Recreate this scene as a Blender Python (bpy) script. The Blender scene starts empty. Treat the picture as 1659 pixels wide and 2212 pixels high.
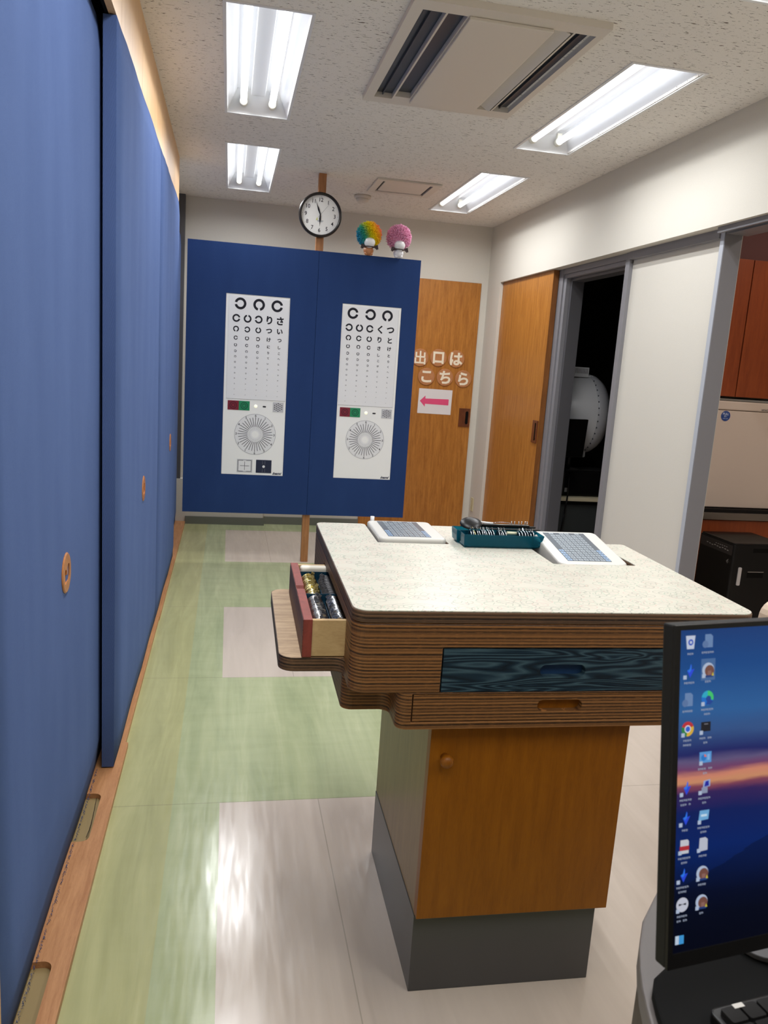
import bpy, bmesh, math, random
from mathutils import Matrix, Vector
PI = math.pi
S = bpy.context.scene
COL = S.collection
random.seed(7)

# ------------------------------------------------------------------ camera, world, exposure
cam_d = bpy.data.cameras.new('camera'); cam = bpy.data.objects.new('camera', cam_d); COL.objects.link(cam); S.camera = cam
yaw, pitch, roll = -0.20086833, -0.18387695, 0.06746396
cy_, sy_, cp_, sp_ = math.cos(yaw), math.sin(yaw), math.cos(pitch), math.sin(pitch)
fwd = Vector((-sy_*cp_, cy_*cp_, sp_)); rgt = Vector((cy_, sy_, 0)); upv = rgt.cross(fwd)
r2 = math.cos(roll)*rgt + math.sin(roll)*upv; u2 = -math.sin(roll)*rgt + math.cos(roll)*upv
cm = Matrix((r2, u2, -fwd)).transposed().to_4x4(); cm.translation = (0, 0, 1.36); cam.matrix_world = cm
cam_d.sensor_fit = 'VERTICAL'; cam_d.sensor_height = 24; cam_d.sensor_width = 18; cam_d.lens = 1719.05/2212*24
cam_d.clip_start = 0.02; cam_d.clip_end = 50
cam_d.dof.use_dof = True; cam_d.dof.focus_distance = 2.4; cam_d.dof.aperture_fstop = 9.0
w = bpy.data.worlds.new('world'); S.world = w; w.use_nodes = True
w.node_tree.nodes['Background'].inputs[0].default_value = (0.02, 0.02, 0.022, 1)
S.view_settings.view_transform = 'Standard'; S.view_settings.look = 'None'
S.view_settings.exposure = 0.0; S.view_settings.gamma = 1.0; S.view_settings.use_curve_mapping = False
TUBE = 2.6             # glow of the tube glass
LAMP = 7.5            # watts of each tube's own light
S.cycles.max_bounces = 10; S.cycles.diffuse_bounces = 6; S.cycles.glossy_bounces = 4
S.cycles.sample_clamp_indirect = 6.0

# ------------------------------------------------------------------ helpers
def lin(c):
    return tuple((x/255/12.92 if x/255 <= .04045 else ((x/255+.055)/1.055)**2.4) for x in c[:3]) + (1,)

def mat(name, c, rough=.5, metal=0., spec=.5, **kw):
    m = bpy.data.materials.new(name); m.use_nodes = True
    b = m.node_tree.nodes['Principled BSDF']
    b.inputs['Base Color'].default_value = lin(c); b.inputs['Roughness'].default_value = rough
    b.inputs['Metallic'].default_value = metal; b.inputs['Specular IOR Level'].default_value = spec
    for k, v in kw.items(): b.inputs[k.replace('_', ' ')].default_value = v
    return m

def emis(name, c, s):
    m = mat(name, c, .5); b = m.node_tree.nodes['Principled BSDF']
    b.inputs['Emission Color'].default_value = lin(c); b.inputs['Emission Strength'].default_value = s
    return m

def nd(m, t, **kw):
    n = m.node_tree.nodes.new(t)
    for k, v in kw.items():
        if hasattr(n, k): setattr(n, k, v)
        else: n.inputs[k.replace('_', ' ')].default_value = v
    return n

def lk(m, a, b): m.node_tree.links.new(a, b)
def bsdf(m): return m.node_tree.nodes['Principled BSDF']

def coords(m, scale=(1, 1, 1), rot=(0, 0, 0), loc=(0, 0, 0)):
    tc = nd(m, 'ShaderNodeTexCoord'); mp = nd(m, 'ShaderNodeMapping')
    mp.inputs['Scale'].default_value = scale; mp.inputs['Rotation'].default_value = rot; mp.inputs['Location'].default_value = loc
    lk(m, tc.outputs['Object'], mp.inputs['Vector']); return mp.outputs['Vector']

def ramp(m, fac, stops, interp='LINEAR'):
    r = nd(m, 'ShaderNodeValToRGB'); e = r.color_ramp.elements; r.color_ramp.interpolation = interp
    while len(e) < len(stops): e.new(.5)
    for i, (p, c) in enumerate(stops):
        e[i].position = p; e[i].color = lin(c)
    lk(m, fac, r.inputs['Fac']); return r.outputs['Color']

def bump(m, h, strength=.3, dist=.001):
    b = nd(m, 'ShaderNodeBump'); b.inputs['Strength'].default_value = strength; b.inputs['Distance'].default_value = dist
    lk(m, h, b.inputs['Height']); lk(m, b.outputs['Normal'], bsdf(m).inputs['Normal'])

def noise(m, vec, scale, detail=4, rough=.55, dist=0):
    n = nd(m, 'ShaderNodeTexNoise'); n.inputs['Scale'].default_value = scale; n.inputs['Detail'].default_value = detail
    n.inputs['Roughness'].default_value = rough; n.inputs['Distortion'].default_value = dist
    lk(m, vec, n.inputs['Vector']); return n.outputs['Fac']

def math_(m, op, a, b=None, c=None, clamp=False):
    n = nd(m, 'ShaderNodeMath'); n.operation = op; n.use_clamp = clamp
    for i, v in enumerate((a, b, c)):
        if v is None: continue
        if isinstance(v, (int, float)): n.inputs[i].default_value = v
        else: lk(m, v, n.inputs[i])
    return n.outputs[0]

def mixc(m, fac, a, b, mode='MIX'):
    n = nd(m, 'ShaderNodeMix'); n.data_type = 'RGBA'; n.blend_type = mode
    if isinstance(fac, (int, float)): n.inputs[0].default_value = fac
    else: lk(m, fac, n.inputs[0])
    for i, v in ((6, a), (7, b)):
        if isinstance(v, tuple): n.inputs[i].default_value = lin(v)
        else: lk(m, v, n.inputs[i])
    return n.outputs[2]

def wood(name, c1, c2, scale=(6, 6, 1.2), k=9, rough=.4, spec=.4, bmp=.15):
    m = mat(name, c1, rough, spec=spec); v = coords(m, scale)
    n1 = noise(m, v, k, 6, .6, .6); n2 = noise(m, v, k*9, 3, .6)
    f = math_(m, 'ADD', math_(m, 'MULTIPLY', n1, .7), math_(m, 'MULTIPLY', n2, .3))
    lk(m, ramp(m, f, [(.32, c2), (.62, c1)]), bsdf(m).inputs['Base Color'])
    if bmp: bump(m, f, bmp, .0006)
    return m

class MB:
    """collects geometry, then links it as ONE mesh object"""
    def __init__(s, M=None): s.v = []; s.f = []; s.m = []; s.sm = []; s.M = M or Matrix()
    def add(s, vs, fs, mi=0, smooth=False, M=None):
        o = len(s.v); T = s.M @ (M or Matrix())
        s.v += [T @ Vector(p) for p in vs]; neg = T.to_3x3().determinant() < 0
        for f in fs: s.f.append([i+o for i in (tuple(f)[::-1] if neg else f)]); s.m.append(mi); s.sm.append(smooth)
        return s
    def box(s, lo, hi, mi=0, M=None):
        x0, y0, z0 = lo; x1, y1, z1 = hi
        if x0 > x1: x0, x1 = x1, x0
        if y0 > y1: y0, y1 = y1, y0
        if z0 > z1: z0, z1 = z1, z0
        return s.add([(x0,y0,z0),(x1,y0,z0),(x1,y1,z0),(x0,y1,z0),(x0,y0,z1),(x1,y0,z1),(x1,y1,z1),(x0,y1,z1)],
                     [(0,3,2,1),(4,5,6,7),(0,1,5,4),(1,2,6,5),(2,3,7,6),(3,0,4,7)], mi, False, M)
    def prism(s, pts, z0, z1, mi=0, M=None, top=None):
        n = len(pts)
        a = sum(pts[i][0]*pts[(i+1)%n][1]-pts[(i+1)%n][0]*pts[i][1] for i in range(n))
        if a < 0: pts = pts[::-1]
        s.add([(p[0],p[1],z0) for p in pts]+[(p[0],p[1],z1) for p in pts],
              [tuple(range(n))[::-1]]+[(i,(i+1)%n,n+(i+1)%n,n+i) for i in range(n)], mi, False, M)
        s.add([(p[0],p[1],z1) for p in pts], [tuple(range(n))], mi if top is None else top, False, M)
        return s
    def lathe(s, prof, seg=24, mi=0, M=None, smooth=True, caps=True):
        vs = []; fs = []
        for r, z in prof:
            for k in range(seg):
                a = 2*PI*k/seg; vs.append((r*math.cos(a), r*math.sin(a), z))
        for i in range(len(prof)-1):
            for k in range(seg):
                k2 = (k+1) % seg; fs.append((i*seg+k, i*seg+k2, (i+1)*seg+k2, (i+1)*seg+k))
        s.add(vs, fs, mi, smooth, M)
        if not caps: return s
        if prof[0][0] > 1e-6: s.add([vs[k] for k in range(seg)], [tuple(range(seg))[::-1]], mi, False, M)
        if prof[-1][0] > 1e-6: s.add([vs[(len(prof)-1)*seg+k] for k in range(seg)], [tuple(range(seg))], mi, False, M)
        return s
    def rod(s, a, b, r, seg=8, mi=0, r2=None):
        a = Vector(a); b = Vector(b); d = b-a
        Q = d.to_track_quat('Z', 'Y').to_matrix().to_4x4(); Q.translation = a
        return s.lathe([(r, 0), (r if r2 is None else r2, d.length)], seg, mi, Q)
    def path(s, pts, r, seg=6, mi=0):
        for i in range(len(pts)-1): s.rod(pts[i], pts[i+1], r, seg, mi)
        return s
    def sphere(s, c, r, seg=16, mi=0, sc=(1, 1, 1)):
        n = seg//2
        return s.lathe([(max(1e-5, r*math.sin(PI*i/n)), -r*math.cos(PI*i/n)) for i in range(n+1)], seg, mi,
                       Matrix.Translation(c) @ Matrix.Diagonal((sc[0], sc[1], sc[2], 1)))
    def torus(s, R, r, seg=28, k=8, mi=0, M=None):
        vs = []; fs = []
        for i in range(seg):
            a = 2*PI*i/seg
            for j in range(k):
                b = 2*PI*j/k; vs.append(((R+r*math.cos(b))*math.cos(a), (R+r*math.cos(b))*math.sin(a), r*math.sin(b)))
        for i in range(seg):
            for j in range(k):
                fs.append((i*k+j, ((i+1)%seg)*k+j, ((i+1)%seg)*k+(j+1)%k, i*k+(j+1)%k))
        return s.add(vs, fs, mi, True, M)
    def quad(s, a, b, c, d, mi=0): return s.add([a, b, c, d], [(0, 1, 2, 3)], mi)
    # flat marks in the x-z plane, facing -y, at depth y
    def disc(s, cx, cz, r, y, mi=0, seg=24, inner=0, sx=1):
        if inner <= 0:
            return s.add([(cx+sx*r*math.cos(2*PI*k/seg), y, cz+r*math.sin(2*PI*k/seg)) for k in range(seg)], [tuple(range(seg))], mi)
        vs = []
        for k in range(seg):
            c, q = math.cos(2*PI*k/seg), math.sin(2*PI*k/seg)
            vs += [(cx+sx*inner*c, y, cz+inner*q), (cx+sx*r*c, y, cz+r*q)]
        return s.add(vs, [(2*k, 2*k+1, (2*k+3) % (2*seg), (2*k+2) % (2*seg)) for k in range(seg)], mi)
    def landolt(s, cx, cz, R, g, y, mi=0):
        ang = {'R': 0, 'U': 90, 'L': 180, 'D': 270}[g]; h = math.degrees(math.asin(.22)); seg = 26; vs = []
        for k in range(seg+1):
            a = math.radians(ang+h+(360-2*h)*k/seg)
            vs += [(cx+.58*R*math.cos(a), y, cz+.58*R*math.sin(a)), (cx+R*math.cos(a), y, cz+R*math.sin(a))]
        return s.add(vs, [(2*k, 2*k+1, 2*k+3, 2*k+2) for k in range(seg)], mi)
    def line(s, x0, z0, x1, z1, wd, y, mi=0):
        dx, dz = x1-x0, z1-z0; L = math.hypot(dx, dz) or 1; nx, nz = -dz/L*wd/2, dx/L*wd/2
        return s.quad((x0-nx, y, z0-nz), (x1-nx, y, z1-nz), (x1+nx, y, z1+nz), (x0+nx, y, z0+nz), mi)
    def rect(s, x0, z0, x1, z1, y, mi=0):
        return s.quad((x0, y, z0), (x1, y, z0), (x1, y, z1), (x0, y, z1), mi)
    def text(s, body, size, cx, cz, y, mi=0, bold=0., shear=0., rot=0., M=None, sx=1.):
        cu = bpy.data.curves.new('t', 'FONT'); cu.body = body; cu.size = size; cu.align_x = 'CENTER'; cu.align_y = 'CENTER'
        cu.offset = bold; cu.shear = shear; cu.resolution_u = 3
        ob = bpy.data.objects.new('t', cu); COL.objects.link(ob)
        dg = bpy.context.evaluated_depsgraph_get(); me = bpy.data.meshes.new_from_object(ob.evaluated_get(dg))
        xs = [v.co.x for v in me.vertices] or [0]; ys = [v.co.y for v in me.vertices] or [0]
        ox, oy = (min(xs)+max(xs))/2, (min(ys)+max(ys))/2
        c, q = math.cos(rot), math.sin(rot)
        vs = []
        for v in me.vertices:
            a, b = (v.co.x-ox)*sx, v.co.y-oy; vs.append((cx+c*a-q*b, y, cz+q*a+c*b))
        s.add(vs, [tuple(p.vertices) for p in me.polygons], mi, False, M)
        bpy.data.objects.remove(ob); bpy.data.curves.remove(cu); bpy.data.meshes.remove(me); return s
    def mesh(s, name, mats):
        me = bpy.data.meshes.new(name); me.from_pydata([tuple(v) for v in s.v], [], s.f); me.validate()
        for m in (mats if isinstance(mats, (list, tuple)) else [mats]): me.materials.append(m)
        if len(me.polygons) == len(s.f):
            for p, mi, sm in zip(me.polygons, s.m, s.sm): p.material_index = mi; p.use_smooth = sm
        me.update(); return me
    def build(s, name, mats, parent=None, bev=0, seg=2, weld=True):
        me = s.mesh(name, mats)
        if weld:
            bm = bmesh.new(); bm.from_mesh(me); bmesh.ops.remove_doubles(bm, verts=bm.verts, dist=1e-6); bm.to_mesh(me); bm.free()
        o = bpy.data.objects.new(name, me); COL.objects.link(o)
        if parent: o.parent = parent
        if bev:
            b = o.modifiers.new('b', 'BEVEL'); b.width = bev; b.segments = seg; b.limit_method = 'ANGLE'; b.angle_limit = math.radians(40)
        return o

def thing(name, label, cat, loc=(0, 0, 0), rz=0, group=None, rot=None):
    o = bpy.data.objects.new(name, None); COL.objects.link(o); o.empty_display_size = .05
    o.location = loc; o.rotation_euler = rot or (0, 0, rz)
    o['label'] = label; o['category'] = cat
    if group: o['group'] = group
    return o

def tag(o, label, cat, group=None):
    o['label'] = label; o['category'] = cat
    if group: o['group'] = group
    return o

def struct(name, mb, m, parent=None, bev=0):
    o = mb.build(name, m, parent, bev)
    if not parent: o['kind'] = 'structure'
    return o

def dup(root, loc=None, rot=None, label=None, name=None):
    r = root.copy(); COL.objects.link(r)
    if loc is not None: r.location = loc
    if rot is not None: r.rotation_euler = rot
    if label: r['label'] = label
    for ch in list(root.children):
        c = ch.copy(); COL.objects.link(c); c.parent = r
        for g in list(ch.children):
            d = g.copy(); COL.objects.link(d); d.parent = c
    return r

def fillet(pts, seg=6):
    """pts: (x, y, r) -> rounded outline"""
    out = []; n = len(pts)
    for i in range(n):
        x, y, r = pts[i]; p = Vector((x, y)); a = Vector(pts[i-1][:2])-p; b = Vector(pts[(i+1) % n][:2])-p
        if r <= 0: out.append((x, y)); continue
        a.normalize(); b.normalize(); half = a.angle(b)/2; d = r/math.tan(half)
        c = p+(a+b).normalized()*(r/math.sin(half)); s0 = p+a*d-c; s1 = p+b*d-c
        a0 = math.atan2(s0.y, s0.x); da = math.atan2(s1.y, s1.x)-a0
        while da > PI: da -= 2*PI
        while da < -PI: da += 2*PI
        for k in range(seg+1):
            t = a0+da*k/seg; out.append((c.x+r*math.cos(t), c.y+r*math.sin(t)))
    return out

def rrect(x0, y0, x1, y1, r, seg=6): return fillet([(x0, y0, r), (x1, y0, r), (x1, y1, r), (x0, y1, r)], seg)

def carve(o, cutters):
    """boolean-subtract closed meshes (MB) from o and bake the result"""
    obs = []
    for c in cutters:
        k = c.build('cut', o.data.materials[0]); obs.append(k)
        b = o.modifiers.new('x', 'BOOLEAN'); b.operation = 'DIFFERENCE'; b.solver = 'EXACT'; b.object = k
        k.parent = o.parent; k.matrix_parent_inverse = o.matrix_parent_inverse
    bpy.context.view_layer.update()
    dg = bpy.context.evaluated_depsgraph_get(); me = bpy.data.meshes.new_from_object(o.evaluated_get(dg))
    o.modifiers.clear(); o.data = me
    for k in obs: bpy.data.objects.remove(k)
    return o

def holes(mb, x0, x1, y0, y1, z0, z1, hs, mi=0, axis='z'):
    """slab with rectangular holes; (a, b) are x,y for axis z ; y,z for axis x ; x,z for axis y"""
    As = sorted({x0, x1}|{h[0] for h in hs}|{h[1] for h in hs}); Bs = sorted({y0, y1}|{h[2] for h in hs}|{h[3] for h in hs})
    for i in range(len(As)-1):
        j = 0
        while j < len(Bs)-1:
            ca = (As[i]+As[i+1])/2
            inside = lambda q: any(h[0] < ca < h[1] and h[2] < (Bs[q]+Bs[q+1])/2 < h[3] for h in hs)
            if inside(j): j += 1; continue
            k = j
            while k+1 < len(Bs)-1 and not inside(k+1): k += 1
            a0, a1, b0, b1 = As[i], As[i+1], Bs[j], Bs[k+1]
            if axis == 'z': mb.box((a0, b0, z0), (a1, b1, z1), mi)
            elif axis == 'x': mb.box((z0, a0, b0), (z1, a1, b1), mi)
            else: mb.box((a0, z0, b0), (a1, z1, b1), mi)
            j = k+1
    return mb

# ------------------------------------------------------------------ materials
def mk_ceiling():
    m = mat('ceiling_board', (196, 190, 180), .9, spec=.1)
    v = coords(m, (1, 4.4, 1)); n = noise(m, v, 36, 3, .6, .9)
    msk = math_(m, 'GREATER_THAN', n, .635)
    v2 = coords(m, (1, 1, 1)); fine = noise(m, v2, 260, 2)
    lk(m, mixc(m, msk, mixc(m, fine, (226, 221, 213), (240, 236, 229)), (112, 102, 90)), bsdf(m).inputs['Base Color'])
    bump(m, math_(m, 'SUBTRACT', fine, math_(m, 'MULTIPLY', msk, 3)), .5, .0015); return m

def mk_wall():
    m = mat('wall_paper', (226, 222, 210), .75, spec=.2); n = noise(m, coords(m), 380, 3)
    lk(m, ramp(m, n, [(.3, (205, 200, 189)), (.7, (214, 209, 198))]), bsdf(m).inputs['Base Color']); bump(m, n, .25, .0006); return m

def mk_floor():
    m = mat('vinyl_floor', (160, 168, 128), .16, spec=.5)
    tc = coords(m); sx = nd(m, 'ShaderNodeSeparateXYZ'); lk(m, tc, sx.inputs[0])
    P = 0.982                                   # tile rows repeat about every 0.98 m
    yy = math_(m, 'DIVIDE', math_(m, 'SUBTRACT', sx.outputs[1], 2.283), P)
    odd = math_(m, 'GREATER_THAN', math_(m, 'PINGPONG', math_(m, 'FLOOR', yy), 1), .5)      # 1 = white rows
    odd = math_(m, 'MAXIMUM', odd, math_(m, 'GREATER_THAN', sx.outputs[0], .985))
    wmask = math_(m, 'MULTIPLY', odd, math_(m, 'GREATER_THAN', sx.outputs[0], .011))
    # streaks running along the tiles
    st = noise(m, coords(m, (11, 1.0, 1)), 1.5, 5, .6, .6); st2 = noise(m, coords(m, (1.2, 5, 1)), 3, 4, .6, .5)
    g = mixc(m, .25, ramp(m, st, [(.3, (152, 162, 122)), (.55, (172, 179, 137)), (.75, (190, 194, 153))]),
             ramp(m, st2, [(.35, (168, 176, 136)), (.65, (190, 196, 156))]))
    wv = ramp(m, st, [(.3, (196, 182, 168)), (.7, (206, 192, 178))])
    # pale yellow-olive strip beside the closet rail
    strip = math_(m, 'LESS_THAN', sx.outputs[0], -.13)
    g = mixc(m, math_(m, 'MULTIPLY', strip, .6), g, ramp(m, st, [(.3, (168, 161, 108)), (.7, (192, 185, 128))]))
    c = mixc(m, wmask, g, wv)
    fy = math_(m, 'ABSOLUTE', math_(m, 'SUBTRACT', math_(m, 'FRACT', yy), 0.0))
    seam = math_(m, 'LESS_THAN', fy, .0035)
    seamx = math_(m, 'LESS_THAN', math_(m, 'ABSOLUTE', math_(m, 'SUBTRACT', sx.outputs[0], .315)), .0016)
    sm = math_(m, 'MAXIMUM', seam, math_(m, 'MULTIPLY', seamx, wmask))
    c = mixc(m, math_(m, 'MULTIPLY', sm, .35), c, (110, 108, 90))
    lk(m, c, bsdf(m).inputs['Base Color'])
    lw = noise(m, coords(m, (9, 1.6, 1)), 2.2, 1.5, .4); sc = noise(m, coords(m, (22, 2.2, 1)), 3, 3, .5)
    lk(m, ramp(m, sc, [(.35, (96, 96, 96)), (.7, (136, 136, 136))]), bsdf(m).inputs['Roughness'])
    bump(m, lw, .3, .003); return m

def mk_fabric(name, c, c2, k=900):
    m = mat(name, c, .95, spec=.12, Sheen_Weight=.35, Sheen_Roughness=.5)
    bsdf(m).inputs['Sheen Tint'].default_value = lin(c2)
    v = coords(m, (1, 1, .9), (0.9, 0, 0)); wv = nd(m, 'ShaderNodeTexWave'); wv.inputs['Scale'].default_value = k/3; wv.inputs['Distortion'].default_value = 1.5
    wv.bands_direction = 'DIAGONAL'; lk(m, v, wv.inputs['Vector'])
    n = noise(m, coords(m), k, 2); n2 = noise(m, coords(m, (1, 1, .3)), 7, 4)
    f = math_(m, 'ADD', math_(m, 'MULTIPLY', wv.outputs['Fac'], .35), math_(m, 'ADD', math_(m, 'MULTIPLY', n, .4), math_(m, 'MULTIPLY', n2, .35)))
    lk(m, ramp(m, f, [(.3, c), (.85, c2)]), bsdf(m).inputs['Base Color']); bump(m, math_(m, 'ADD', n, wv.outputs['Fac']), .35, .0007)
    return m

def mk_ply(name, cd, cl, per=150., spec=.35):
    """edge-grain plywood: thin dark and light layers stacked along z"""
    m = mat(name, cl, .5, spec=spec)
    sx = nd(m, 'ShaderNodeSeparateXYZ'); lk(m, coords(m), sx.inputs[0])
    wob = noise(m, coords(m, (9, 9, 60)), 1.4, 3, .6)
    z = math_(m, 'ADD', sx.outputs[2], math_(m, 'MULTIPLY', math_(m, 'SUBTRACT', wob, .5), .0022))
    n1 = nd(m, 'ShaderNodeTexNoise'); n1.noise_dimensions = '1D'; n1.inputs['Scale'].default_value = per; n1.inputs['Detail'].default_value = 1.5
    lk(m, z, n1.inputs['W'])
    sn = math_(m, 'SINE', math_(m, 'MULTIPLY', z, 2*PI*150))
    f = math_(m, 'ADD', math_(m, 'MULTIPLY', math_(m, 'ADD', math_(m, 'MULTIPLY', sn, .5), .5), .36), math_(m, 'MULTIPLY', n1.outputs['Fac'], .85))
    fl = noise(m, coords(m, (7, 7, 300)), 6, 4, .7)
    mid = tuple((a+b)/2 for a, b in zip(cd, cl))
    c = ramp(m, f, [(.34, cd), (.52, mid), (.82, cl)])
    c = mixc(m, math_(m, 'MULTIPLY', math_(m, 'GREATER_THAN', fl, .60), .45), c, tuple(min(255, x*1.45) for x in cl))
    lk(m, c, bsdf(m).inputs['Base Color']); bump(m, f, .5, .0012); return m

def mk_laminate():
    m = mat('patterned_laminate', (238, 233, 212), .3, spec=.45); base = (205, 201, 187); c = None
    for (sc, rot, off, rad, tol, colr) in ((15, .3, (0, 0, 0), .31, .018, (140, 150, 134)), (16, -.5, (3.3, 1.2, 0), .27, .017, (200, 160, 152)),
                                        (17, 1.1, (7.1, 4.4, 0), .30, .018, (134, 134, 128)), (13, .1, (1.7, 9.2, 0), .33, .014, (164, 186, 166))):
        v = coords(m, (1, 1.5, 1), (0, 0, rot), off)
        dv = nd(m, 'ShaderNodeTexVoronoi'); dv.voronoi_dimensions = '2D'; dv.inputs['Scale'].default_value = sc; dv.inputs['Randomness'].default_value = .9
        lk(m, v, dv.inputs['Vector']); d = dv.outputs['Distance']
        ring = math_(m, 'COMPARE', d, rad, tol)
        wv = nd(m, 'ShaderNodeTexWave'); wv.inputs['Scale'].default_value = 24; wv.inputs['Distortion'].default_value = 1.5; lk(m, v, wv.inputs['Vector'])
        stripe = math_(m, 'MULTIPLY', math_(m, 'GREATER_THAN', wv.outputs['Fac'], .93), math_(m, 'LESS_THAN', d, rad*.55))
        k = math_(m, 'MULTIPLY', math_(m, 'MAXIMUM', ring, stripe), .8)
        c = mixc(m, math_(m, 'MULTIPLY', k, .7), base if c is None else c, colr)
    lk(m, c, bsdf(m).inputs['Base Color']); return m

def mk_bluewood():
    m = mat('blue_stained_wood', (30, 60, 80), .4, spec=.4)
    nz = noise(m, coords(m, (.9, 1, 10), (0, 0, 0), (.3, 0, .2)), 2.1, 2, .45, .6)
    band = math_(m, 'PINGPONG', math_(m, 'MULTIPLY', nz, 17), .5)
    fn = noise(m, coords(m, (14, 1, 300)), 3, 3)
    f = math_(m, 'ADD', math_(m, 'MULTIPLY', band, 1.35), math_(m, 'MULTIPLY', fn, .32))
    lk(m, ramp(m, f, [(.18, (14, 26, 36)), (.5, (24, 44, 58)), (.9, (66, 90, 100))]), bsdf(m).inputs['Base Color']); bump(m, f, .3, .0008); return m

M_ceil = mk_ceiling(); M_wall = mk_wall(); M_floor = mk_floor()
M_blue = mk_fabric('blue_twill', (64, 82, 124), (90, 110, 156), 700); M_navy = mk_fabric('navy_cloth', (32, 52, 96), (46, 70, 118), 500)
M_ply = mk_ply('plywood_edge', (42, 26, 15), (136, 92, 52)); M_plyd = mk_ply('plywood_edge_dark_shaded', (36, 27, 22), (108, 80, 58))  # dark copy: the side shelf's shading is put into its greyer colour
M_lam = mk_laminate(); M_bluewood = mk_bluewood()
M_oak = wood('oak_board', (190, 160, 122), (140, 108, 76), (1.2, 10, 10), 7)
M_rail = wood('rail_wood', (196, 142, 96), (168, 114, 72), (14, 1.2, 14), 6, .45)
M_fascia = wood('fascia_veneer', (226, 186, 138), (210, 166, 116), (12, 12, 1), 5, .4)
M_post = wood('post_wood', (176, 122, 78), (146, 96, 58), (16, 16, 1.5), 5)
M_door = wood('door_veneer', (186, 124, 54), (146, 88, 32), (9, 9, .8), 6, .38)
M_dooredge = wood('door_edge', (140, 88, 42), (112, 66, 28), (9, 9, .8), 6)
M_pull = wood('pull_wood', (112, 62, 36), (84, 44, 26), (10, 10, 3), 6, .3)
M_cab = wood('cabinet_veneer', (142, 84, 10), (122, 68, 4), (10, 10, 1), 5, .42, .35, .05)
M_cabside = wood('cabinet_side_veneer', (140, 110, 60), (118, 90, 44), (10, 10, 1), 5, .35, .4, .05)
M_plinth = mat('charcoal_laminate', (70, 68, 68), .32, spec=.5)
M_red = wood('red_stained_wood', (138, 62, 52), (110, 46, 40), (8, 8, 3), 6, .5)
M_redgrain = mk_ply('red_ply_face', (52, 28, 24), (120, 78, 60), 150)
M_lightwood = wood('drawer_side_wood', (200, 170, 124), (176, 144, 100), (3, 3, 8), 5)
M_dark = mat('shadow_gap', (14, 12, 10), .8, spec=.1)
M_grey = mat('grey_frame_paint', (130, 129, 133), .4, spec=.4); M_greyd = mat('dark_grey_frame', (84, 83, 86), .4, spec=.4); M_greyl = mat('pale_grey_edge', (176, 180, 188), .35)
M_slotb = mat('slot_bottom_olive', (150, 128, 84), .6); M_cream = mat('cream_edge', (208, 196, 164), .6); M_base = mat('grey_vinyl_skirting', (112, 114, 106), .5)
M_white = mat('white_enamel', (224, 224, 224), .3); M_acwhite = mat('off_white_plastic', (214, 206, 194), .4)
M_slot = mat('slot_dark', (44, 50, 60), .35); M_black = mat('black_plastic', (14, 13, 13), .35, spec=.3); M_blackr = mat('black_matt', (17, 16, 16), .6, spec=.3)
M_tube = emis('fluorescent_tube', (244, 248, 255), TUBE); M_cap = mat('tube_end_cap', (236, 232, 216), .4)
M_silver = mat('silver_metal', (210, 212, 216), .18, 1.0); M_gold = mat('gold_metal', (226, 214, 158), .22, 1.0)
M_print = mat('print_black', (34, 34, 42), .7, spec=.2); M_paper = mat('chart_plastic', (228, 228, 230), .35); M_paperw = mat('chart_white', (240, 240, 238), .35)
M_lead = mat('fluorescent_grey', (150, 150, 156), .5)

# ------------------------------------------------------------------ room shell
ZC = 2.50; XR = 2.063; YB = 6.49; YF = -2.6; XL = -.43
struct('floor', MB().box((XL-.25, YF, -.06), (4.4, YB+.15, 0)), M_floor)
LX = [(-.045, .24), (1.42, 1.70)]; LY = [(-.70, .56), (1.13, 2.38), (2.95, 4.195), (4.775, 6.05)]
hs = [(a, b, c, d) for a, b in LX for c, d in LY] + [(.56, 1.16, 2.72, 3.64), (.915, 1.25, 5.215, 5.57)]
struct('ceiling', holes(MB(), XL-.25, XR+.2, YF, YB+.15, ZC, ZC+.02, hs), M_ceil)
struct('wall_back', MB().box((-.40, YB, 0), (1.10, YB+.12, ZC)).box((1.10, YB, 2.056), (2.006, YB+.12, ZC)).box((2.006, YB, 0), (XR+.1, YB+.12, ZC)).box((-.40, 6.42, 0), (.305, YB, .36)), M_wall)
struct('wall_front', MB().box((XL-.25, YF-.1, 0), (4.4, YF, ZC)), M_wall)
struct('wall_left', MB().box((XL-.16, YF, 0), (XL-.01, 5.27, ZC)).box((XL-.16, 5.27, 0), (XL-.0, YB+.12, ZC)).box((-.45, -2.6, 0), (-.376, 1.30, ZC)), M_wall)
o = MB(); o.box((XR, YF, 2.045), (2.25, YB+.12, ZC)); o.box((XR, 6.18, 0), (2.25, YB+.12, 2.045)); o.box((2.145, 5.17, 0), (2.25, 6.18, 2.045))
o.box((XR, YF, 0), (2.25, 1.9, 2.045))
struct('wall_right', o, M_wall)
struct('wall_panel', MB().box((2.145, 3.365, 0), (2.235, 4.19, 2.044)), M_wall)
struct('trim_soffit', MB().box((2.118, 3.365, 2.005), (2.145, 4.19, 2.045)), M_grey)
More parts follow.
